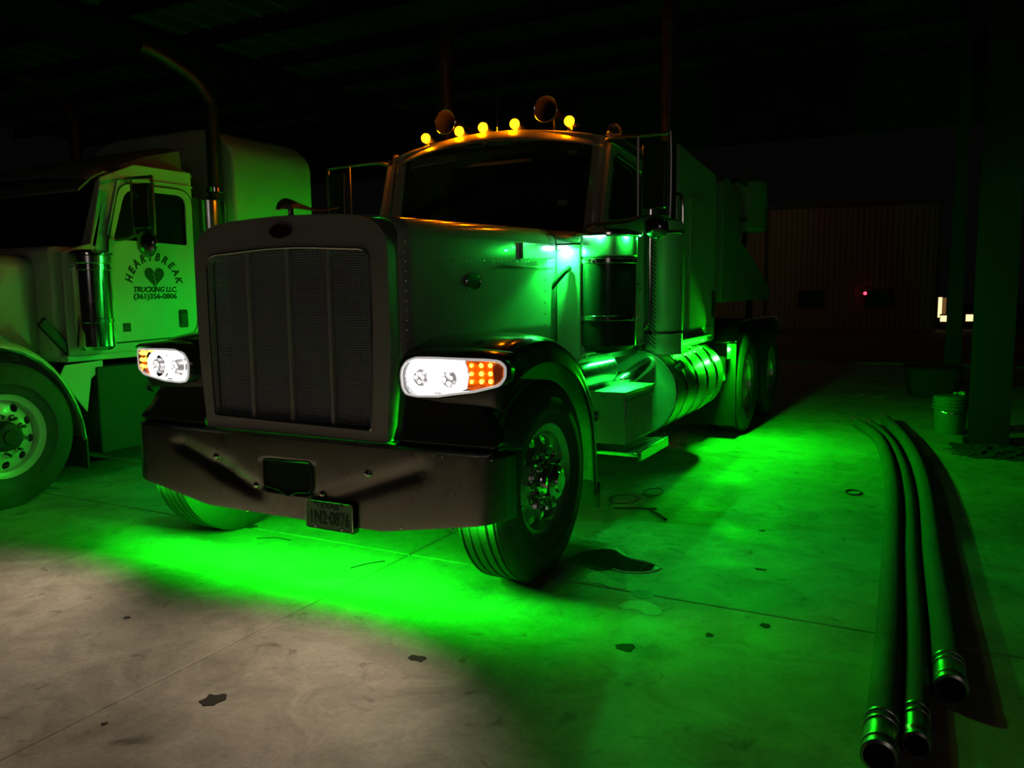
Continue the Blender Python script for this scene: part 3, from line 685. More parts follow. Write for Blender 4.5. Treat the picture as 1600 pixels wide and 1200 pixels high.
# cowl under the windshield
mb = MB(); mb.grid([[(x, y, z - .06 * (x / .9) ** 2) for x in [-.9 + .15 * k for k in range(13)]] for y, z in ((1.13, 1.885), (1.22, 1.925), (1.42, 1.955), (1.51, 1.96))])
cw = obj('cowl', mb, 'paint', T1); so = cw.modifiers.new('s', 'SOLIDIFY'); so.thickness = .01
obj('firewall', MB().box(-.90, .90, 1.16, 1.20, 1.02, 1.86), 'paint', T1, bev=.01)
side = [(1.18, 1.09), (2.42, 1.09), (2.42, 2.58), (1.66, 2.60), (1.50, 1.97), (1.18, 1.88)]
win = roundpoly([(1.525, 1.985), (2.20, 2.06), (2.215, 2.40), (1.665, 2.455)], .05, 3)
for s in (1, -1):
    obj('cab_side', MB().prism(side, s * .885, s * .915, 'x', holes=[[(1.50, 1.96), (2.24, 2.03), (2.24, 2.44), (1.64, 2.49)]]), 'paint', T1, bev=.006)
    dr = obj('door', MB().prism(roundpoly([(1.44, 1.13), (2.30, 1.13), (2.30, 2.50), (1.62, 2.53), (1.44, 1.95)], [.06, .10, .07, .06, .03], 4), s * .916, s * .945, 'x', holes=[win]), 'paint', T1, bev=.007)
    obj('door_glass', MB().prism([(1.50, 1.96), (2.23, 2.04), (2.23, 2.42), (1.65, 2.47)], s * .900, s * .904, 'x'), 'glass', dr, smooth=0)
    obj('window_frame', MB().tube([(s * .948, p, q) for p, q in win], .009, 6, closed=True), 'chrome', dr)
    obj('door_handle', MB().box(*sorted((s * .945, s * .968)), 2.10, 2.22, 1.52, 1.56), 'chrome', dr, bev=.008)
    obj('hinge', MB().box(*sorted((s * .94, s * .962)), 1.40, 1.46, 1.25, 1.37).box(*sorted((s * .94, s * .962)), 1.40, 1.46, 1.70, 1.82), 'black', dr, bev=.005)
    obj('visor_strip', MB().prism([(1.55, 2.505), (1.63, 2.560), (2.34, 2.50), (2.34, 2.47)], s * .93, s * .965, 'x'), 'chrome', dr, bev=.004)
    # grab handle on the cab side
    obj('cab_grab_handle', MB().tube([(s * .92, 2.33, 2.34), (s * .985, 2.33, 2.28), (s * .985, 2.33, 1.8), (s * .985, 2.33, 1.30), (s * .92, 2.30, 1.20)], .013, 8, smooth=4), 'chrome', T1)
    # exhaust: perforated guard, stack, elbow
    mx, my = .995, 2.64
    mf = obj('exhaust_guard', MB().lathe([(0, 0), (.158, 0), (.160, .01), (.160, 1.02), (.15, 1.05), (.08, 1.08), (0, 1.08)], (s * mx, my, 1.00), (0, 0, 1), 40), 'guard', T1)
    mb = MB()
    for j in range(26):
        for k in range(3):
            a = math.atan2(-1, s * -.25) + s * (-.18 + .16 * k) ; z = 1.10 + j * .034 - .02 * k
            c = Vector((s * mx + .1605 * cos(a), my + .1605 * sin(a), z)); tn = Vector((-sin(a), cos(a), 0)) * .012 * s
            mb.tube([c - tn + Vector((0, 0, .012)), c + tn - Vector((0, 0, .012))], .0035, 4)
    obj('guard_slot', mb, 'inside', mf, stuff=True)
    for z in (1.16, 1.95): obj('guard_clamp', MB().lathe([(.161, 0), (.166, .004), (.166, .024), (.161, .028)], (s * mx, my, z), (0, 0, 1), 36), 'chrome', mf)
    st = obj('exhaust_stack', MB().tube([(s * (mx + .035), my, 2.05), (s * (mx + .035), my, 3.35), (s * (mx + .035), my, 3.62), (s * (mx + .05), my + .10, 3.85), (s * (mx + .06), my + .26, 3.98)], .064, 20, smooth=4), 'stack', T1)
    obj('exhaust_elbow', MB().tube([(s * .99, 2.64, 1.03), (s * .985, 2.58, .985), (s * .97, 2.42, .95), (s * .945, 2.08, .875), (s * .92, 1.97, .85), (s * .80, 1.95, .84)], .060, 16, smooth=4), 'alu', T1)
    # horn trumpets on the roof, facing forward
    hn = obj('air_horn', MB().lathe([(.02, .50), (.024, .30), (.036, .16), (.060, .05), (.088, 0), (.094, -.004), (.086, .004), (.055, .055), (.03, .16), (.0, .2)], (s * .424, 1.66, 2.805), (0, 1, 0), 36), 'inside', T1)
    obj('bell_rim', MB().tube([(s * .424 + .091 * cos(2 * pi * k / 36), 1.657, 2.805 + .091 * sin(2 * pi * k / 36)) for k in range(36)], .0035, 6, closed=True), 'chrome', hn)
    obj('horn_bracket', MB().box(s * .424 - .01, s * .424 + .01, 1.80, 1.95, 2.60, 2.78), 'chrome', hn, bev=.003)
obj('side_spotlight', MB().lathe([(0, .10), (.03, .09), (.055, .04), (.062, 0), (.056, 0), (.045, .03), (0, .04)], (.93, 1.70, 2.60), Vector((.2, .8, .1)), 24).tube([(.93, 1.75, 2.56), (.93, 1.78, 2.48)], .012, 6), 'chrome', T1)
mb = MB()
rf = [arc(2.575 + .0, .905, 1.60, .06, 16)]
def roofrow(y, zc, hw=.905, ze=2.565): return [(-hw + 2 * hw * k / 16, y + .05 * (2 * k / 16 - 1) ** 2, ze + (zc - ze) * (1 - abs(2 * k / 16 - 1) ** 2.6)) for k in range(17)]
mb.grid([roofrow(1.58, 2.655), roofrow(1.70, 2.675), roofrow(2.0, 2.685), roofrow(2.45, 2.68)])
ro = obj('cab_roof', mb, 'paint', T1, smooth=60); so = ro.modifiers.new('s', 'SOLIDIFY'); so.thickness = .015
obj('cab_back', MB().box(-.90, .90, 2.40, 2.43, 1.02, 2.58), 'black', T1, smooth=0)
obj('cab_floor', MB().box(-.88, .88, 1.2, 2.4, 1.02, 1.06), 'black', T1, smooth=0)
# bright sun visor below the marker lights
mb = MB(); rowsv = []
for y0, dz, h in ((1.60, .012, 0), (1.575, .008, 0), (1.500, -.062, 0), (1.497, -.074, 0)):
    rowsv.append([(-.88 + 1.76 * k / 20, y0 + .13 * (2 * k / 20 - 1) ** 2, 2.665 + dz - .095 * abs(2 * k / 20 - 1) ** 2.0) for k in range(21)])
mb.grid(rowsv); vs = obj('sun_visor', mb, 'visor', T1, smooth=60); so = vs.modifiers.new('s', 'SOLIDIFY'); so.thickness = .004
# marker lights
dome = None
MK = [-.615, -.300, -.090, .175, .600]
for x in MK:
    t = abs(x) / .88; z = 2.728 - .05 * t * t; y = 1.665 + .05 * t * t
    base = obj('marker_light', MB().lathe([(.036, .10), (.042, .05), (.043, .0), (.038, -.008), (0, -.01)], (x, y, z), (0, 1, 0), 20), 'chrome', T1)
    dm = obj('amber_dome', MB().lathe([(.038, -.006), (.036, -.024), (.025, -.042), (.010, -.052), (0, -.054)], (x, y, z), (0, 1, 0), 20), 'marker', base)
    obj('foot', MB().box(x - .02, x + .02, y, y + .08, 2.60, z - .03), 'chrome', base, bev=.004)
    lamp('marker_glow', 'POINT', (x, y - .075, z - .012), 3.2, (1.0, .20, .0), .03, parent=T1)
obj('antenna', MB().tube([(.06, 1.60, 2.66), (.06, 1.62, 3.05)], .0035, 6), 'chrome', T1)
obj('tall_antenna', MB().tube([(1.015, 2.5, 2.4), (1.0, 2.5, 4.6)], .004, 6), 'chrome', T1)
mirror(T1, 1, 1.214, 1.406, 1.45, 2.02, 2.475, .915)
mirror(T1, -1, 1.214, 1.406, 1.45, 2.02, 2.475, .915)
# cab inside: dash, wheel, seats
obj('dashboard', MB().prism([(1.45, 1.60), (1.45, 1.93), (1.62, 1.90), (1.75, 1.70), (1.72, 1.45)], -.87, .87, 'x'), 'cloth', T1, bev=.02)
sw = obj('steering_wheel', MB().tube([(.42 + .22 * cos(2 * pi * k / 24), 1.83 + .10 * sin(2 * pi * k / 24), 1.86 + .19 * sin(2 * pi * k / 24) * 1.0) for k in range(24)], .014, 8, closed=True), 'black', T1)
obj('spoke', MB().tube([(.42, 1.75, 1.78), (.42, 1.83, 1.86), (.62, 1.83, 1.86)], .012, 6).tube([(.22, 1.83, 1.86), (.42, 1.83, 1.86)], .012, 6), 'black', sw)
for x in (-.42, .42):
    se = obj('seat', MB().box(x - .24, x + .24, 1.92, 2.30, 1.35, 1.50).box(x - .23, x + .23, 2.22, 2.36, 1.48, 2.12), 'cloth', T1, bev=.05, seg=3)
    obj('headrest', MB().box(x - .13, x + .13, 2.24, 2.33, 2.14, 2.32), 'cloth', se, bev=.03)
for a, b in (((.60, 1.47, 1.97), (.05, 1.49, 2.10)), ((-.05, 1.455, 1.97), (-.62, 1.50, 2.10))):
    obj('wiper', MB().tube([a, b], .006, 6), 'black', T1)
obj('windshield_sticker', MB().box(.60, .67, 1.475, 1.477, 2.10, 2.135), 'plate', T1, smooth=0)
obj('windshield_sticker', MB().box(.62, .69, 1.60, 1.602, 2.46, 2.49), 'plate', T1, smooth=0)
# air cleaners on the cowl sides
for s in (1, -1):
    air_cleaner(T1, s * 1.005, 1.35, .200, 1.12, 1.90, (1.725, 1.86), .045)
    for dg in (-125, -80, -30, 25):
        a_ = radians(dg); lx, ly = 1.005 + .222 * cos(a_), 1.35 + .222 * sin(a_)
        lamp('intake_led', 'POINT', (s * lx, ly, 1.848), 2.6, GREEN_COWL, .008, parent=T1)
    obj('intake_led_strip', MB().tube([(s * (1.005 + .222 * cos(radians(g_))), 1.35 + .222 * sin(radians(g_)), 1.8535) for g_ in range(-110, -69, 8)], .0035, 6), 'led_green', T1)
    obj('cleaner_bracket', MB().box(*sorted((s * .86, s * .90)), 1.24, 1.32, 1.20, 1.50), 'frame', T1, bev=.005)
    obj('intake_hose', MB().tube([(s * .70, 1.08, 1.50), (s * .80, 1.11, 1.62), (s * .83, 1.15, 1.66)], .018, 10, smooth=4), 'rubber', T1)
    # LED pods that light the engine side, built at the back of the hood
    lp = obj('cowl_light_shade', MB().box(*sorted((s * .765, s * .945)), 1.06, 1.145, 1.80, 1.812), 'black', T1, bev=.004)  # plate over the LED, widened to cut off its upward light
    obj('led', MB().box(s * .795 - .026, s * .795 + .026, 1.095, 1.15, 1.778, 1.7995), 'led_green', lp)
    lamp('cowl_led', 'SPOT', (s * .80, 1.10, 1.765), 42, GREEN_COWL, .014, target=(s * .90, 1.10 + .37, .765), spot=176, blend=.22, parent=T1)
# running gear on the left (near) side and mirrored on the far side
for s in (1, -1):
    # battery box with tread top
    bx = obj('battery_box', MB().box(*sorted((s * .60, s * 1.15)), 1.33, 1.92, .475, .815), 'boxalu', T1, bev=.008)
    obj('box_lid', MB().box(*sorted((s * .60, s * 1.162)), 1.315, 1.93, .812, .836), 'tread', bx, bev=.005)
    obj('ridge', MB().box(*sorted((s * 1.15, s * 1.156)), 1.335, 1.915, .765, .775), 'boxalu', bx)
    mb = MB()
    for k in range(17): y = 1.35 + .033 * k; mb.box(*sorted((s * 1.150, s * 1.155)), y, y + .010, .49, .76)
    obj('front_corrugation', mb, 'boxalu', bx, smooth=0, stuff=True)
    obj('latch', MB().tube([(s * .88, 1.32, .68), (s * .96, 1.30, .64)], .012, 6).tube([(s * .90, 1.31, .63), (s * .95, 1.31, .69)], .012, 6), 'black', bx)
    sp = obj('cab_step', MB().box(*sorted((s * .66, s * 1.255)), 1.33, 1.95, .40, .43).box(*sorted((s * 1.24, s * 1.262)), 1.33, 1.95, .375, .445), 'alu', T1, bev=.005)
    for k in range(5):
        x = 1.165 + .017 * k; obj('tread_bar', MB().box(*sorted((s * x, s * (x + .007))), 1.35, 1.93, .43, .438), 'tread', sp, smooth=0)
    obj('box_support', MB().box(*sorted((s * .47, s * .66)), 1.45, 1.80, .55, .80), 'frame', T1, smooth=0)
    # air tank ahead of the box
    at = obj('air_tank', MB().lathe([(0, 0), (.06, .01), (.095, .03), (.112, .07), (.115, .10), (.115, .78), (.112, .81), (.09, .845), (.05, .865), (0, .87)], (s * .845, .90, .955), (0, 1, 0), 32), 'alu', T1)
    at.location = (0, 0, 0)
    obj('tank_strap', MB().lathe([(.116, 0), (.121, .004), (.121, .026), (.116, .03)], (s * .845, 1.05, .955), (0, 1, 0), 28), 'chrome', at)
    for k in range(3): obj('fitting', MB().tube([(s * .86, 1.18 + .08 * k, 1.065), (s * .88, 1.18 + .08 * k, 1.09), (s * .87, 1.20 + .08 * k, 1.105)], .010, 6), 'brass', at)
    obj('tank_hanger', MB().box(*sorted((s * .47, s * .82)), 1.1, 1.5, .84, .87), 'frame', T1, smooth=0)
    # cab sill / body line
    obj('cab_sill', MB().box(*sorted((s * .60, s * .93)), 1.18, 2.42, 1.085, 1.11), 'paint', T1, bev=.01)
    obj('gearbox_cover', MB().box(*sorted((s * .44, s * .60)), 1.2, 2.4, .60, 1.02), 'frame', T1, smooth=0)
    # fuel tank
    R, cx, cz = .335, .865, .705
    ft = obj('fuel_tank', MB().lathe([(0, .02), (R * .7, .015), (R - .03, .01), (R - .004, 0), (R, .01), (R, 1.55), (R - .02, 1.585), (R * .6, 1.61), (0, 1.62)], (s * cx, 2.36, cz), (0, 1, 0), 56), 'tank', T1)
    obj('tank_end_rim', MB().tube([(s * cx + (R + .002) * cos(2 * pi * k / 48), 2.366, cz + (R + .002) * sin(2 * pi * k / 48)) for k in range(48)], .006, 6, closed=True), 'chrome', ft)
    for y in (2.62, 2.95, 3.28, 3.62):
        obj('tank_strap', MB().lathe([(R + .001, 0), (R + .008, .004), (R + .008, .050), (R + .001, .054)], (s * cx, y, cz), (0, 1, 0), 48), 'chrome', ft)
    obj('filler_cap', MB().cyl((s * (cx + .29), 2.50, cz + .19), (s * (cx + .34), 2.50, cz + .23), .04, .04, 16), 'black', ft, bev=.004)
    mb = MB()
    for k in range(3):
        mb.tube([(s * (.95 + .05 * k), 2.75, 1.03 - .02 * k), (s * (.97 + .05 * k), 3.1, 1.06 - .02 * k), (s * (.93 + .05 * k), 3.5, 1.03 - .02 * k), (s * (.90 + .05 * k), 3.8, 1.045 - .02 * k)], .011, 6, smooth=4)
    obj('air_line', mb, 'brass', T1)
    obj('tank_bracket', MB().prism([(-.0, 0)] if False else [(2.9, .98), (2.98, .98), (2.98, .36), (2.9, .40)], s * .50, s * .47, 'x').prism([(3.7, .98), (3.78, .98), (3.78, .40), (3.7, .36)], s * .50, s * .47, 'x'), 'frame', T1, smooth=0)
    # outward LED pods under the tank and behind it
    for x, y, z, w_ in ((1.205, 4.22, .93, 120),):
        ph = obj('rock_light', MB().box(*sorted((s * (x - .035), s * (x - .022))), y - .09, y + .09, z - .09, z + .06), 'black', T1, bev=.003)
        obj('pod_top', MB().box(*sorted((s * (x - .035), s * (x + .07))), y - .09, y + .09, z + .06, z + .066), 'black', ph, smooth=0)  # side plate and top added to shield the pod's light inward and upward
        obj('led', MB().box(*sorted((s * (x - .021), s * (x - .016))), y - .008, y + .008, z - .008, z + .008), 'led_green', ph)
        lamp('side_led', 'POINT', (s * x, y, z), w_, GREEN_UNDER, .012, parent=T1)
    obj('led_shield', MB().box(*sorted((s * .60, s * 1.20)), 4.44, 4.455, .14, 1.0), 'inside', T1)  # flap added to keep the side LED's light off the rear tyre
    # sleeper
    sl = obj('sleeper', MB().prism(roundpoly([(.0 if False else 2.84, 1.02), (4.12, 1.02), (4.12, 2.60), (2.84, 2.70)], [.03, .05, .12, .05], 4), s * .30, s * 1.06, 'x'), 'paint', T1, bev=.03, seg=3)
    obj('sleeper_door', MB().prism(roundpoly([(3.16, 1.16), (3.72, 1.16), (3.74, 2.28), (3.16, 2.32)], .05, 4), s * 1.061, s * 1.074, 'x'), 'paint', sl, bev=.004)
    obj('door_latch', MB().box(*sorted((s * 1.06, s * 1.08)), 3.98, 4.05, 1.25, 1.50), 'black', sl, bev=.004)
    obj('lower_seam', MB().box(*sorted((s * 1.06, s * 1.066)), 3.78, 4.05, 1.165, 1.172), 'black', sl, smooth=0)
    obj('sleeper_grab_handle', MB().tube([(s * 1.02, 2.80, 2.28), (s * 1.10, 2.80, 2.24), (s * 1.10, 2.80, 1.8), (s * 1.085, 2.80, 1.44), (s * 1.03, 2.78, 1.40), (s * .99, 2.80, 1.42)], .012, 8, smooth=4), 'chrome', T1)
    # quarter fenders and rear equipment
    obj('rear_fender', MB().loft([[(s * .62, y, z), (s * 1.22, y, z), (s * 1.22, y, z - .02), (s * .62, y, z - .02)] for y, z in ((4.28, 1.0), (4.40, 1.12), (4.62, 1.20), (5.2, 1.21), (6.4, 1.20), (6.75, 1.12), (6.92, .95))]), 'gloss', T1, smooth=40)
    obj('side_toolbox', MB().box(*sorted((s * .98, s * 1.12)), 4.20, 4.36, .60, .86), 'white', T1, bev=.02)
obj('sleeper_middle', MB().box(-.32, .32, 2.86, 4.10, 1.02, 2.66), 'paint', T1, bev=.02)
obj('rear_bulkhead', MB().prism(roundpoly([(4.22, 1.39), (6.75, 1.39), (6.82, 1.50), (5.6, 1.90), (5.02, 2.02), (4.92, 2.3), (5.05, 2.45), (4.35, 2.62), (4.22, 2.55)], [.02, .08, .08, .2, .1, .1, .05, .05, .02], 4), .98, 1.10, 'x'), 'rearpaint', T1, bev=.02)
obj('bulkhead_post', MB().box(.92, .98, 4.22, 4.34, .98, 2.55).box(.92, .98, 6.2, 6.32, .98, 1.5), 'frame', T1, bev=.01)
cn = obj('canister', MB().lathe([(0, 0), (.20, .01), (.235, .05), (.24, .12), (.24, .56), (.20, .60), (.08, .62), (.06, .70), (0, .70)], (.95, 5.95, 2.16), (0, 0, 1), 28), 'rearpaint', T1)
cn['label'] = 'pale upright canister on a bracket behind the sleeper'
obj('canister_bracket', MB().tube([(1.06, 4.30, 2.44), (1.04, 5.0, 2.66), (1.0, 5.74, 2.68)], .022, 8).tube([(1.06, 5.0, 2.25), (1.0, 5.72, 2.3)], .018, 8), 'frame', cn)
obj('canister_post', MB().tube([(.95, 5.95, 2.16), (.95, 5.8, 1.85), (.95, 5.7, 1.45)], .03, 8), 'frame', cn)
obj('fifth_wheel', MB().box(-.45, .45, 5.3, 6.2, 1.0, 1.14), 'frame', T1, bev=.03)
# front underglow strip behind the lower edge of the bumper, pods under the cab
for x in (-1.08, -.62, -.2, .2, .62, 1.08):
    zz = bump_bot(x) + .07
    ph = obj('rock_light', MB().box(x - .06, x + .06, -.595, -.57, zz, zz + .05), 'black', T1, bev=.004)
    obj('led', MB().box(x - .04, x + .04, -.592, -.573, zz - .004, zz - .0005), 'led_green', ph)
    lamp('front_led', 'POINT', (x, -.555, zz - .02), 24 if abs(x) < 1 else 22, GREEN_UNDER, .03, parent=T1)
for s in (1, -1):
    obj('led_channel', MB().box(*sorted((s * .93, s * 1.0)), 1.36, 2.0, 1.086, 1.10), 'black', T1, smooth=0)
    st_ = lamp('sleeper_led_strip', 'AREA', (s * 1.095, 3.30, 1.085), 13, GREEN_UNDER, .95, parent=T1, size_y=.012); st_.rotation_euler = (0, 0, pi / 2)
    obj('led_channel', MB().box(*sorted((s * 1.062, s * 1.115)), 2.82, 3.78, 1.088, 1.10), 'black', T1, smooth=0)
    st_ = lamp('cab_led_strip', 'AREA', (s * .985, 1.68, 1.083), 15, GREEN_COWL, .62, parent=T1, size_y=.012); st_.rotation_euler = (0, 0, pi / 2)

# ==================================================================== TRUCK 2 (parked alongside, seen from its left side)
T2X, T2Y = -4.08, -.40
T2 = thing('semi_truck', 'white semi truck parked alongside at the left, with lettering on its cab door', 'truck', (T2X, T2Y, 0))
def Y2(y): return y - T2Y
w2 = []
for s in (1, -1): w2.append(wheel(T2, (s * 1.09, 0, .525), s, True, 'white', 'chrome', True, 'frame', phase=.1))
for y in (6.0, 7.3):
    for s in (1, -1): wheel(T2, (s * 1.08, y, .525), s, False, 'white', 'chrome', False, 'frame')
for s in (-1, 1): obj('frame_rail', MB().box(s * .43 - .04, s * .43 + .04, -.6, 7.9, .72, .98), 'frame', T2, bev=.01)
obj('front_axle', MB().box(-.9, .9, -.06, .06, .42, .52), 'frame', T2, bev=.01)
secs = []
for k in range(12):
    t = k / 11; y = -1.0 + 1.58 * t; secs.append(hood_sec(y, .66 + .14 * t, 1.83 + .03 * t, 1.02))
mb = MB(); mb.grid(secs); h2 = obj('hood', mb, 'white', T2, smooth=45); so = h2.modifiers.new('s', 'SOLIDIFY'); so.thickness = .006
obj('grille', MB().box(-.62, .62, -1.05, -1.0, .8, 1.75), 'mesh', T2, bev=.03)
obj('bumper', MB().box(-1.2, 1.2, -1.15, -1.10, .36, .74), 'chrome_dull', T2, bev=.02)
for s in (1, -1):
    FO2 = [(-.60, 1.0), (-.50, 1.12), (-.34, 1.19), (-.15, 1.222), (.03, 1.225), (.18, 1.19), (.33, 1.10), (.45, .985), (.53, .86), (.60, .72), (.65, .56), (.665, .40)]
    FI2 = [(-.50, .90), (-.44, 1.03), (-.30, 1.10), (-.14, 1.14), (.02, 1.145), (.16, 1.11), (.29, 1.035), (.40, .93), (.475, .82), (.54, .69), (.585, .55), (.60, .40)]
    rows = []
    for (yo, zo), (yi, zi) in zip(FO2, FI2):
        rows.append([(s * .62, yo, zo), (s * .9, yo, zo + .01), (s * 1.10, yo, zo), (s * 1.17, yo * .97, zo - .015), (s * 1.205, (yo + yi) / 2, (zo + zi) / 2), (s * 1.215, yi, zi), (s * 1.19, yi, zi)])
    mb = MB(); mb.grid(rows); fd = obj('fender', mb, 'white', T2, smooth=60)
    so = fd.modifiers.new('s', 'SOLIDIFY'); so.thickness = .005; so.offset = 0
    ss = fd.modifiers.new('sub', 'SUBSURF'); ss.levels = 1; ss.render_levels = 1
    obj('fender_trim', MB().tube([(s * 1.213, y, z) for y, z in FI2], .012, 6), 'chrome', fd)
    obj('mud_flap', MB().box(*sorted((s * .95, s * 1.19)), .63, .645, .17, .42), 'rubber', fd)
    obj('inner_fender', MB().box(*sorted((s * .60, s * .62)), -.6, .62, .72, 1.1), 'frame', T2, smooth=0)
    # cab side
    zb = 1.05
    cs = [(.62, zb), (1.88, zb), (1.88, 2.60), (1.30, 2.60), (.98, 2.46), (.86, 1.93), (.62, 1.86)]
    W2 = roundpoly([(1.055, 1.972), (1.785, 1.955), (1.790, 2.385), (1.19, 2.385)], [.03, .02, .09, .10], 4)
    obj('cab_side', MB().prism(cs, s * 1.045, s * 1.075, 'x', holes=[[(1.03, 1.95), (1.81, 1.93), (1.81, 2.40), (1.16, 2.40)]]), 'white', T2, bev=.008)
    DO = roundpoly([(1.00, 1.13), (1.855, 1.15), (1.865, 2.44), (1.14, 2.435), (1.00, 1.93)], [.02, .16, .15, .12, .04], 6)
    dr = obj('door', MB().prism(DO, s * 1.076, s * 1.092, 'x', holes=[W2]), 'white', T2, bev=.006)
    obj('door_seal', MB().tube([(s * 1.088, p, q) for p, q in DO], .0075, 6, closed=True), 'black', dr)
    obj('door_glass', MB().prism([(1.03, 1.95), (1.80, 1.94), (1.80, 2.40), (1.16, 2.40)], s * 1.060, s * 1.064, 'x'), 'pane', dr, smooth=0)
    hd = obj('door_handle', MB().prism(rrect(1.70, 1.308, .10, .16, .02), s * 1.088, s * 1.096, 'x'), 'gloss', dr, bev=.004)
    obj('handle_grip', MB().box(*sorted((s * 1.094, s * 1.106)), 1.665, 1.735, 1.27, 1.36), 'black', hd, bev=.006)
    obj('drip_rail', MB().tube([(s * 1.09, 1.0, 2.0), (s * 1.09, 1.13, 2.45), (s * 1.09, 1.3, 2.475), (s * 1.09, 1.87, 2.47)], .010, 6), 'white', T2)
    obj('windshield_pillar', MB().loft([[(s * 1.075, .86 + .17 * t, 1.90 + .55 * t), (s * 1.075, .97 + .17 * t, 1.90 + .55 * t), (s * 1.0, .95 + .17 * t, 1.90 + .55 * t), (s * .97, .84 + .17 * t, 1.90 + .55 * t)] for t in (0, 1)]), 'white', T2, bev=.01)
    air_cleaner(T2, s * 1.14, .80, .150, 1.09, 1.87, (1.76, 1.83), .02, 'chrome', 'alu', .035)
    mirror(T2, s, 1.31, 1.53, 1.10, 2.03, 2.41, 1.09, cr=1.4)
    obj('muffler', MB().lathe([(0, 0), (.14, 0), (.145, .02), (.145, 1.3), (.07, 1.34), (0, 1.34)], (s * .98, 2.16, 1.08), (0, 0, 1), 32), 'alu', T2)
    obj('exhaust_stack', MB().tube([(s * 1.0, 2.22, 2.40), (s * 1.0, 2.22, 3.15), (s * .99, 2.21, 3.30), (s * .96, 2.05, 3.48), (s * .93, 1.75, 3.60), (s * .91, 1.55, 3.64)], .062, 18, smooth=4), 'stack', T2)
    obj('stack_clamp', MB().lathe([(.064, 0), (.080, .01), (.080, .05), (.064, .06)], (s * 1.0, 2.22, 2.46), (0, 0, 1), 24), 'chrome', T2)
    obj('cab_extender', MB().prism([(1.90, 1.10), (2.02, 1.10), (2.02, 2.40), (1.90, 2.40)], s * 1.0, s * 1.03, 'x'), 'frame', T2, bev=.005)
    obj('step_box', MB().box(*sorted((s * .62, s * 1.13)), .80, 1.50, .25, .95), 'frame', T2, bev=.01)
    obj('step_box', MB().box(*sorted((s * .62, s * 1.15)), 1.55, 2.60, .32, .97), 'inside', T2, bev=.02)
    obj('fuel_tank', MB().lathe([(0, 0), (.28, .01), (.32, .04), (.32, 1.3), (0, 1.33)], (s * .84, 2.7, .70), (0, 1, 0), 32), 'alu', T2)
    obj('corner_panel', MB().prism([(.90, 1.90), (1.025, 1.93), (1.165, 2.45), (1.03, 2.47)], s * 1.055, s * 1.0755, 'x'), 'white', T2, bev=.003)
    obj('fender_brace', MB().prism([(.50, .90), (.55, .985), (.87, 1.00), (.87, .94), (.76, .86), (.71, .60)], s * 1.10, s * 1.115, 'x'), 'white', T2, bev=.004)
    obj('sill', MB().box(*sorted((s * .7, s * 1.075)), .60, 1.90, 1.00, 1.05), 'white', T2, bev=.008)
    obj('headlight', MB().lathe([(0, -.03), (.09, -.02), (.10, .02), (.08, .12), (0, .14)], (s * .95, -.95, 1.10), (0, 1, 0), 20), 'chrome', T2)
# sleeper with raised rounded roof
obj('sleeper', MB().prism(roundpoly([(-1.08, 1.05), (1.08, 1.05), (1.08, 2.9), (.80, 3.12), (-.80, 3.12), (-1.08, 2.9)], [.04, .04, .12, .3, .3, .12], 5), 2.38, 3.47, 'y'), 'white', T2, bev=.05, seg=3)
mb = MB(); mb.grid([[(-1.05 + 2.1 * k / 12, y, z + zc * (1 - abs(2 * k / 12 - 1) ** 3)) for k in range(13)] for y, z, zc in ((.88, 2.44, .06), (1.00, 2.50, .10), (1.30, 2.53, .14), (1.60, 2.56, .18), (1.92, 2.58, .22))])
ro = obj('cab_roof', mb, 'shaded_white', T2, smooth=60); so = ro.modifiers.new('s', 'SOLIDIFY'); so.thickness = .02; so.offset = -1
obj('roof_fairing', MB().loft([[(x * w_, y, 2.56 + (z - 2.56)) for x, z in ((-1, 2.56), (1, 2.56), (.97, zt - .05), (.75, zt), (-.75, zt), (-.97, zt - .05))] for y, zt, w_ in ((1.25, 2.62, .80), (1.55, 2.76, .90), (1.9, 2.86, .95))]), 'shaded_white', T2, bev=.03, smooth=60)
obj('windshield', MB().prism([(-.97, 1.93), (.97, 1.93), (.93, 2.45), (-.93, 2.45)], .90, .91, 'y'), 'pane', T2, smooth=0)
obj('sun_visor', MB().loft([[(-1.06, y, z), (1.06, y, z), (1.06, y, z + .02), (-1.06, y, z + .02)] for y, z in ((.80, 2.33), (.92, 2.44), (1.04, 2.50))]), 'shaded_white', T2)
obj('cowl', MB().box(-1.0, 1.0, .56, .90, 1.02, 1.90), 'white', T2, bev=.04)
obj('cab_back', MB().box(-1.04, 1.04, 1.86, 1.90, 1.05, 2.58), 'white', T2, smooth=0)
obj('bracket', MB().prism([(.40, 1.30), (.62, 1.05), (.66, 1.10), (.46, 1.36)], 1.02, 1.06, 'x'), 'black', T2, bev=.01)
# door lettering on the side facing us
DR = (pi / 2, 0, pi / 2); DX = 1.0945
def D(y, z): return (DX, Y2(y), z)
cy_, cz_ = 1.022, 1.60
letters = 'HEARTBREAK'; Ra = .240
for k, ch in enumerate(letters):
    a = radians(168 - 17.3 * k)
    y = cy_ + (Ra + .01) * cos(a); z = cz_ + Ra * sin(a)
    text('door_letter', ch, .092, 'ink', T2, D(y, z), (pi / 2 , 0, pi / 2), .0008, .86, .25, bold=.004)
    bpy.context.view_layer.update()
    o_ = COL.objects[-1]; R_ = Matrix.Rotation(pi / 2, 4, 'Z') @ Matrix.Rotation(pi / 2, 4, 'X') @ Matrix.Rotation(a - pi / 2, 4, 'Z')
    o_.rotation_euler = R_.to_euler()
text('door_lettering', 'TRUCKING LLC.', .062, 'ink', T2, D(1.022, 1.563), DR, .0008, .98, .3, bold=.0025)
text('door_phone_number', '(361)356-0806', .062, 'ink', T2, D(1.022, 1.505), DR, .0008, 1.18, bold=.0022)
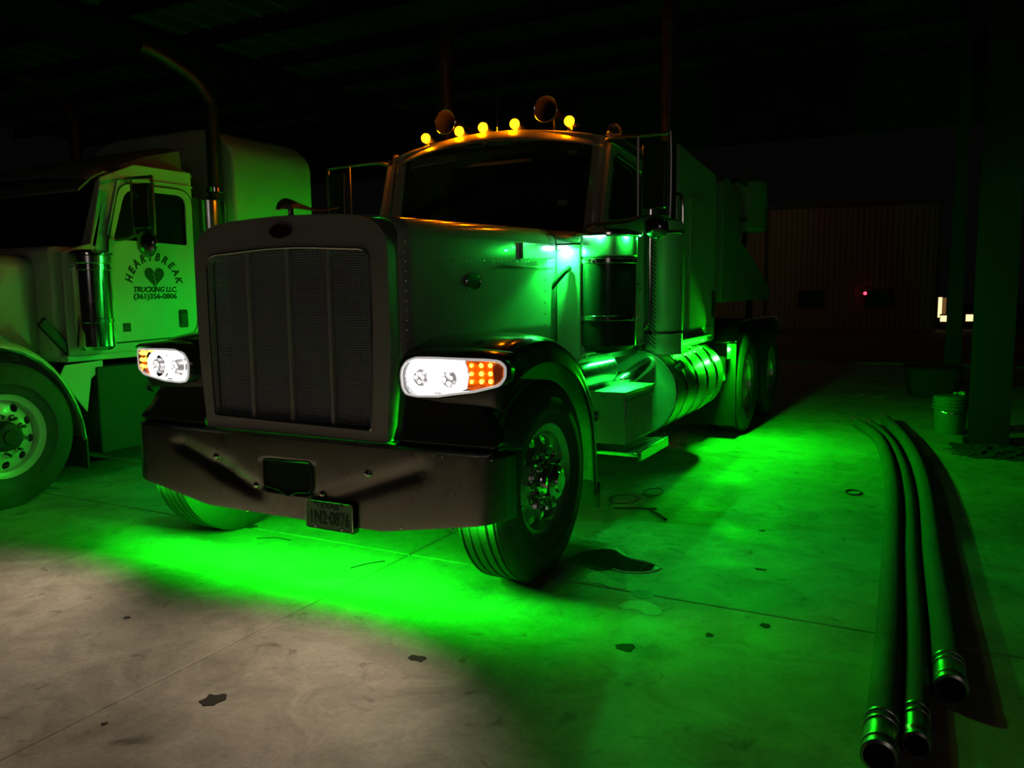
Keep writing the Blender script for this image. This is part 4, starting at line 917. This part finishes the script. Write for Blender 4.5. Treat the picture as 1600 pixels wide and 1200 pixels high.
def heart(sc, side_):
    pts = []
    for k in range(41):
        t = 2 * pi * k / 40; pts.append((16 * sin(t) ** 3, 13 * cos(t) - 5 * cos(2 * t) - 2 * cos(3 * t) - cos(4 * t)))
    return pts
crack = [(0, 5), (-3, 1.5), (1.5, -.5), (-1, -5), (2, -8), (.5, -11), (0, -17)]
hp = heart(1, 1); hs_ = .0058
def hx(p, dx): return (Y2(1.022) + p[0] * hs_ + dx, 1.680 + p[1] * hs_)
right = [hx(p, .004) for p in hp[:21]]; left = [hx(p, -.004) for p in hp[20:41]]
crk = crack
rr = [hx(p, .0045) for p in [q for q in hp[1:20] if q[0] > .8]] + [hx(p, .0045) for p in crk[::-1]]
ll = [hx(p, -.0045) for p in [q for q in hp[21:40] if q[0] < -.8]] + [hx(p, -.0045) for p in crk]
for nm, pp in (('heart_half', rr), ('heart_half', ll)):
    obj(nm, MB().prism(pp, DX - .0005, DX + .0012, 'x'), 'ink', T2, smooth=0)
st2 = obj('door_sticker', MB().box(DX - .001, DX + .001, Y2(.688), Y2(.761), 1.216, 1.288), 'frame', T2, smooth=0)
obj('sticker_mark', MB().tube([(DX + .002, Y2(.70), 1.235), (DX + .002, Y2(.73), 1.27), (DX + .002, Y2(.72), 1.25), (DX + .002, Y2(.748), 1.24)], .003, 5), 'plate', st2)

# ==================================================================== hoses and things on the floor
def hose(pts, r, label, loc_lbl):
    t = thing('suction_hose', label, 'hose', (pts[0][0], pts[0][1], 0), group=None)
    o = Vector((pts[0][0], pts[0][1], 0))
    P = [Vector((x, y, r)) - o for x, y in pts]
    obj('hose_body', MB().tube(P, r, 20, smooth=8), 'hose', t, smooth=60)
    d = (P[0] - P[1]).normalized()
    mb = MB().lathe([(r * .93, -.10), (r * 1.0, -.10), (r * 1.02, -.02), (r * 1.06, -.015), (r * 1.06, .0), (r * .98, .005), (r * .98, .02), (r * 1.05, .025), (r * 1.05, .045), (r * .86, .05), (r * .84, -.08)], P[0], d, 28)
    obj('coupling', mb, 'brass', t)
    obj('bore', MB().lathe([(0, .01), (r * .84, .01), (r * .84, .03)], P[0], d, 20), 'inside', t)
    for q, rr_ in ((-.13, 1.03), (-.18, 1.03)):
        obj('hose_clamp', MB().lathe([(r, 0), (r * rr_ + .002, .002), (r * rr_ + .002, .014), (r, .016)], P[0] + d * q, d, 24), 'brass', t)
    d2 = (P[-1] - P[-2]).normalized()
    obj('far_coupling', MB().cyl(P[-1] - d2 * .05, P[-1] + d2 * .09, r * 1.08, r * .9, 18), 'brass', t)
    return t
hose([(2.861, -1.075), (2.843, -.2), (2.799, 1.075), (2.752, 2.29), (2.652, 3.656), (2.489, 4.859), (2.23, 5.75)], .053, 'leftmost of three long hoses, its open end nearest the photo bottom edge', 0)
hose([(2.962, -.93), (2.943, -.1), (2.899, .95), (2.852, 2.3), (2.757, 3.62), (2.600, 4.80), (2.37, 5.80)], .042, 'thinner middle hose of the three lying on the floor', 0)
hose([(3.065, -.50), (3.045, .10), (3.003, 1.1), (2.955, 2.5), (2.865, 3.75), (2.72, 4.90), (2.50, 6.10)], .055, 'rightmost of three long hoses, ending farther back than the others', 0)

# puddle by the near front tyre
def blob(name, pts, z, m_, h=.0015):
    cx = sum(p[0] for p in pts) / len(pts); cy = sum(p[1] for p in pts) / len(pts)
    pts2 = roundpoly([(x - cx, y - cy) for x, y in pts], .3, 4)
    o = obj(name, MB().prism(pts2, 0, h, 'z'), m_, None, (cx, cy, z), smooth=30); return o
tag(blob('puddle', [(1.20, .50), (1.33, .62), (1.47, .50), (1.62, .46), (1.70, .40), (1.66, .30), (1.56, .25), (1.46, .27), (1.40, .20), (1.28, .26), (1.16, .32)], .0005, 'water'), 'dark wet puddle with a bright rim on the floor beside the front tyre', 'puddle')
tag(blob('puddle', [(1.36, .20), (1.44, .19), (1.50, .12), (1.60, .08), (1.64, .03), (1.56, .00), (1.48, .05), (1.40, .03)], .0005, 'glint'), 'small puddle with its shine painted pale, in front of the larger one, towards us', 'puddle')  # water real, its bright reflection painted as a pale surface
tag(blob('wet_ring', [(1.66, .02), (1.70, .05), (1.77, .03), (1.79, -.03), (1.74, -.07), (1.67, -.04)], .0005, 'wet'), 'small round damp ring on the floor in front of the puddles', 'stain')
tag(blob('damp_patch', [(1.72, -.08), (1.82, -.10), (1.90, -.20), (1.84, -.26), (1.76, -.20), (1.68, -.24), (1.66, -.17)], .0005, 'glint'), 'damp blotch with its glint painted pale, just in front of the damp ring', 'stain')  # damp spot whose wet glint is put into a pale colour
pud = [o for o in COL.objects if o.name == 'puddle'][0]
obj('rim_glint', MB().tube([(1.36 - pud.location.x, .60 - pud.location.y, .001), (1.47 - pud.location.x, .50 - pud.location.y, .001), (1.62 - pud.location.x, .462 - pud.location.y, .001), (1.692 - pud.location.x, .40 - pud.location.y, .001), (1.65 - pud.location.x, .305 - pud.location.y, .001), (1.56 - pud.location.x, .255 - pud.location.y, .001), (1.46 - pud.location.x, .27 - pud.location.y, .001)], .007, 6, smooth=5), 'glint', pud, label='rim painted pale for the glitter on the water')  # tube painted pale for the glints along the water's edge
def splat(name, x, y, r, label, m_='leaf', seed=1, sy=1.0):
    rnd = random.Random(seed); pts = []
    for k in range(16):
        a = 2 * pi * k / 16; q = r * (.55 + .55 * rnd.random()); pts.append((x + q * cos(a), y + sy * q * sin(a)))
    return tag(blob(name, pts, .0004, m_, .002), label, 'debris')
splat('oil_blotch', .633, -1.721, .055, 'dark torn blotch on the bare brown concrete near the long floor joint', seed=3)
splat('debris_fleck', .42, -2.02, .012, 'tiny dark fleck by the joint at the bottom left', seed=5)
splat('debris_fleck', -.35, -1.35, .018, 'dark fleck alone on the brown concrete left of the joint', seed=6)
splat('oil_blotch', -.95, .02, .05, 'dark scrap on the green floor left of the hidden tyre', seed=8)
splat('debris_fleck', 2.34, -.13, .030, 'dark crumb lying on the joint line right of the tyre', seed=9)
splat('debris_fleck', 2.14, -.34, .022, 'dark crumb just in front of the joint right of the tyre', seed=10)
splat('debris_fleck', 2.05, 1.35, .022, 'dark crumb on the bright green floor beyond the puddle', seed=11)
splat('debris_fleck', 2.18, .62, .035, 'dark smear on the floor between puddle and hoses', seed=12, sy=.4)
splat('oil_blotch', 1.85, -.62, .05, 'dark patch on the green floor below the damp blotch', seed=13)
splat('oil_blotch', 1.12, -1.10, .05, 'faint dark patch where green light meets brown floor', seed=14, sy=.6)
def wire(name, pts, r, label, closed=False, cat='wire', m_='wire'):
    o = Vector((pts[0][0], pts[0][1], 0)); w = obj(name, MB().tube([Vector((p[0], p[1], r + (p[2] if len(p) > 2 else 0))) - o for p in pts], r, 6, smooth=4, closed=closed), m_, None, tuple(o)); return tag(w, label, cat)
wire('stick', [(1.03, 1.44), (1.16, 1.50), (1.30, 1.56)], .006, 'longer dark rod lying across the floor right of the front tyre', cat='rod')
wire('stick', [(1.27, 1.50), (1.36, 1.42), (1.44, 1.32)], .008, 'shorter dark rod lying by the end of the longer one', cat='rod')
wire('wire_loop', [(1.00 + .10 * cos(a * pi / 6), 1.72 + .13 * sin(a * pi / 6)) for a in range(12)], .003, 'thin wire loop on the floor nearest the truck steps', True)
wire('wire_loop', [(1.13 + .07 * cos(a * pi / 6), 2.0 + .13 * sin(a * pi / 6)) for a in range(12)], .003, 'pale oval wire loop behind the dark rods', True)
wire('wire_ring', [(2.47 + .055 * cos(a * pi / 6), 2.62 + .08 * sin(a * pi / 6)) for a in range(12)], .005, 'dark oval ring lying left of the hoses', True)
wire('wire_scrap', [(-.72, -.16), (-.62, -.10), (-.50, -.10)], .0028, 'left one of two short wire scraps on the bright green floor')
wire('wire_scrap', [(.16, -.34), (.20, -.24), (.26, -.16)], .0028, 'right one of two short wire scraps on the bright green floor')
# tub, pail, rag, heap by the columns
tb = thing('tub', 'low black rounded tub standing behind the ribbed pail', 'tub', (2.95, 9.1, 0))
obj('body', MB().loft([[(x, y, 0) for x, y in rrect(0, 0, .62, .6, .12)], [(x, y, .36) for x, y in rrect(0, 0, .74, .72, .12)], [(x, y, .40) for x, y in rrect(0, 0, .76, .74, .12)]]), 'black', tb, bev=.01)
obj('rim', MB().tube([(x, y, .40) for x, y in rrect(0, 0, .77, .75, .12)], .014, 6, closed=True), 'black', tb)
pa = thing('pail', 'green-lit ribbed pail beside the near steel column', 'pail', (3.13, 5.75, 0))
prof = [(0, 0), (.135, 0), (.14, .02), (.155, .22)]
obj('body', MB().lathe(prof + [(.155, .24), (0, .24)], (0, 0, 0), (0, 0, 1), 32), 'pail', pa)
pf = [(.0, .24), (.15, .24)]
for k in range(4): z = .25 + .035 * k; pf += [(.155, z), (.172, z + .008), (.172, z + .020), (.155, z + .028)]
obj('ribbed_top', MB().lathe(pf + [(.15, .39), (0, .39)], (0, 0, 0), (0, 0, 1), 32), 'pail', pa, smooth=25)
obj('bail', MB().tube([(-.17, 0, .33), (-.12, -.10, .26), (0, -.165, .22), (.12, -.10, .26), (.17, 0, .33)], .004, 6, smooth=4), 'chrome', pa)
rg = obj('rag', MB().grid([[(.03 * i, .03 * j, .012 * sin(i * 1.9 + j) + .03 * math.exp(-((i - 2) ** 2 + (j - 2) ** 2) / 3)) for i in range(5)] for j in range(5)]) and MB() or MB(), 'rag')
bpy.data.objects.remove(rg)
mb = MB(); mb.grid([[(.03 * i, .03 * j, .014 + .012 * sin(i * 1.9 + j) + .03 * math.exp(-((i - 2) ** 2 + (j - 2) ** 2) / 3)) for i in range(5)] for j in range(5)])
rg = obj('rag', mb, 'rag', None, (3.15, 5.72, .395)); so = rg.modifiers.new('s', 'SOLIDIFY'); so.thickness = .004
tag(rg, 'crumpled pale rag lying on top of the ribbed pail', 'rag')
mb = MB(); rnd = random.Random(4); rows = []
for j in range(15):
    r = []
    for i in range(41):
        u, v_ = i / 40, j / 14; e = min(1, 4 * u, 4 * (1 - u), 3 * v_, 3 * (1 - v_)); r.append((3.05 + 2.4 * u + .08 * rnd.random(), 4.35 + .85 * v_ + .08 * rnd.random(), -.002 + .055 * e * rnd.random()))
    rows.append(r)
mb.grid(rows); hp_ = obj('dirt_heap', mb, 'dirt', None, smooth=0); hp_['kind'] = 'stuff'; tag(hp_, 'low strip of loose dark dirt and litter at the foot of the near column', 'dirt')

# four short pale strips standing in for light reflected on the far floor
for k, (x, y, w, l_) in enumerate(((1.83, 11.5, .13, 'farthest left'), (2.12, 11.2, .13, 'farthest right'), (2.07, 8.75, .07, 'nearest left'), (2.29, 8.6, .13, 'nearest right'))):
    tag(obj('pale_strip', MB().box(-w / 2, w / 2, -.05, .05, 0, .004), 'rag', None, (x, y, .0005), smooth=0), l_ + ' of four short pale strips painted as reflections on the dark floor before the road', 'strip')
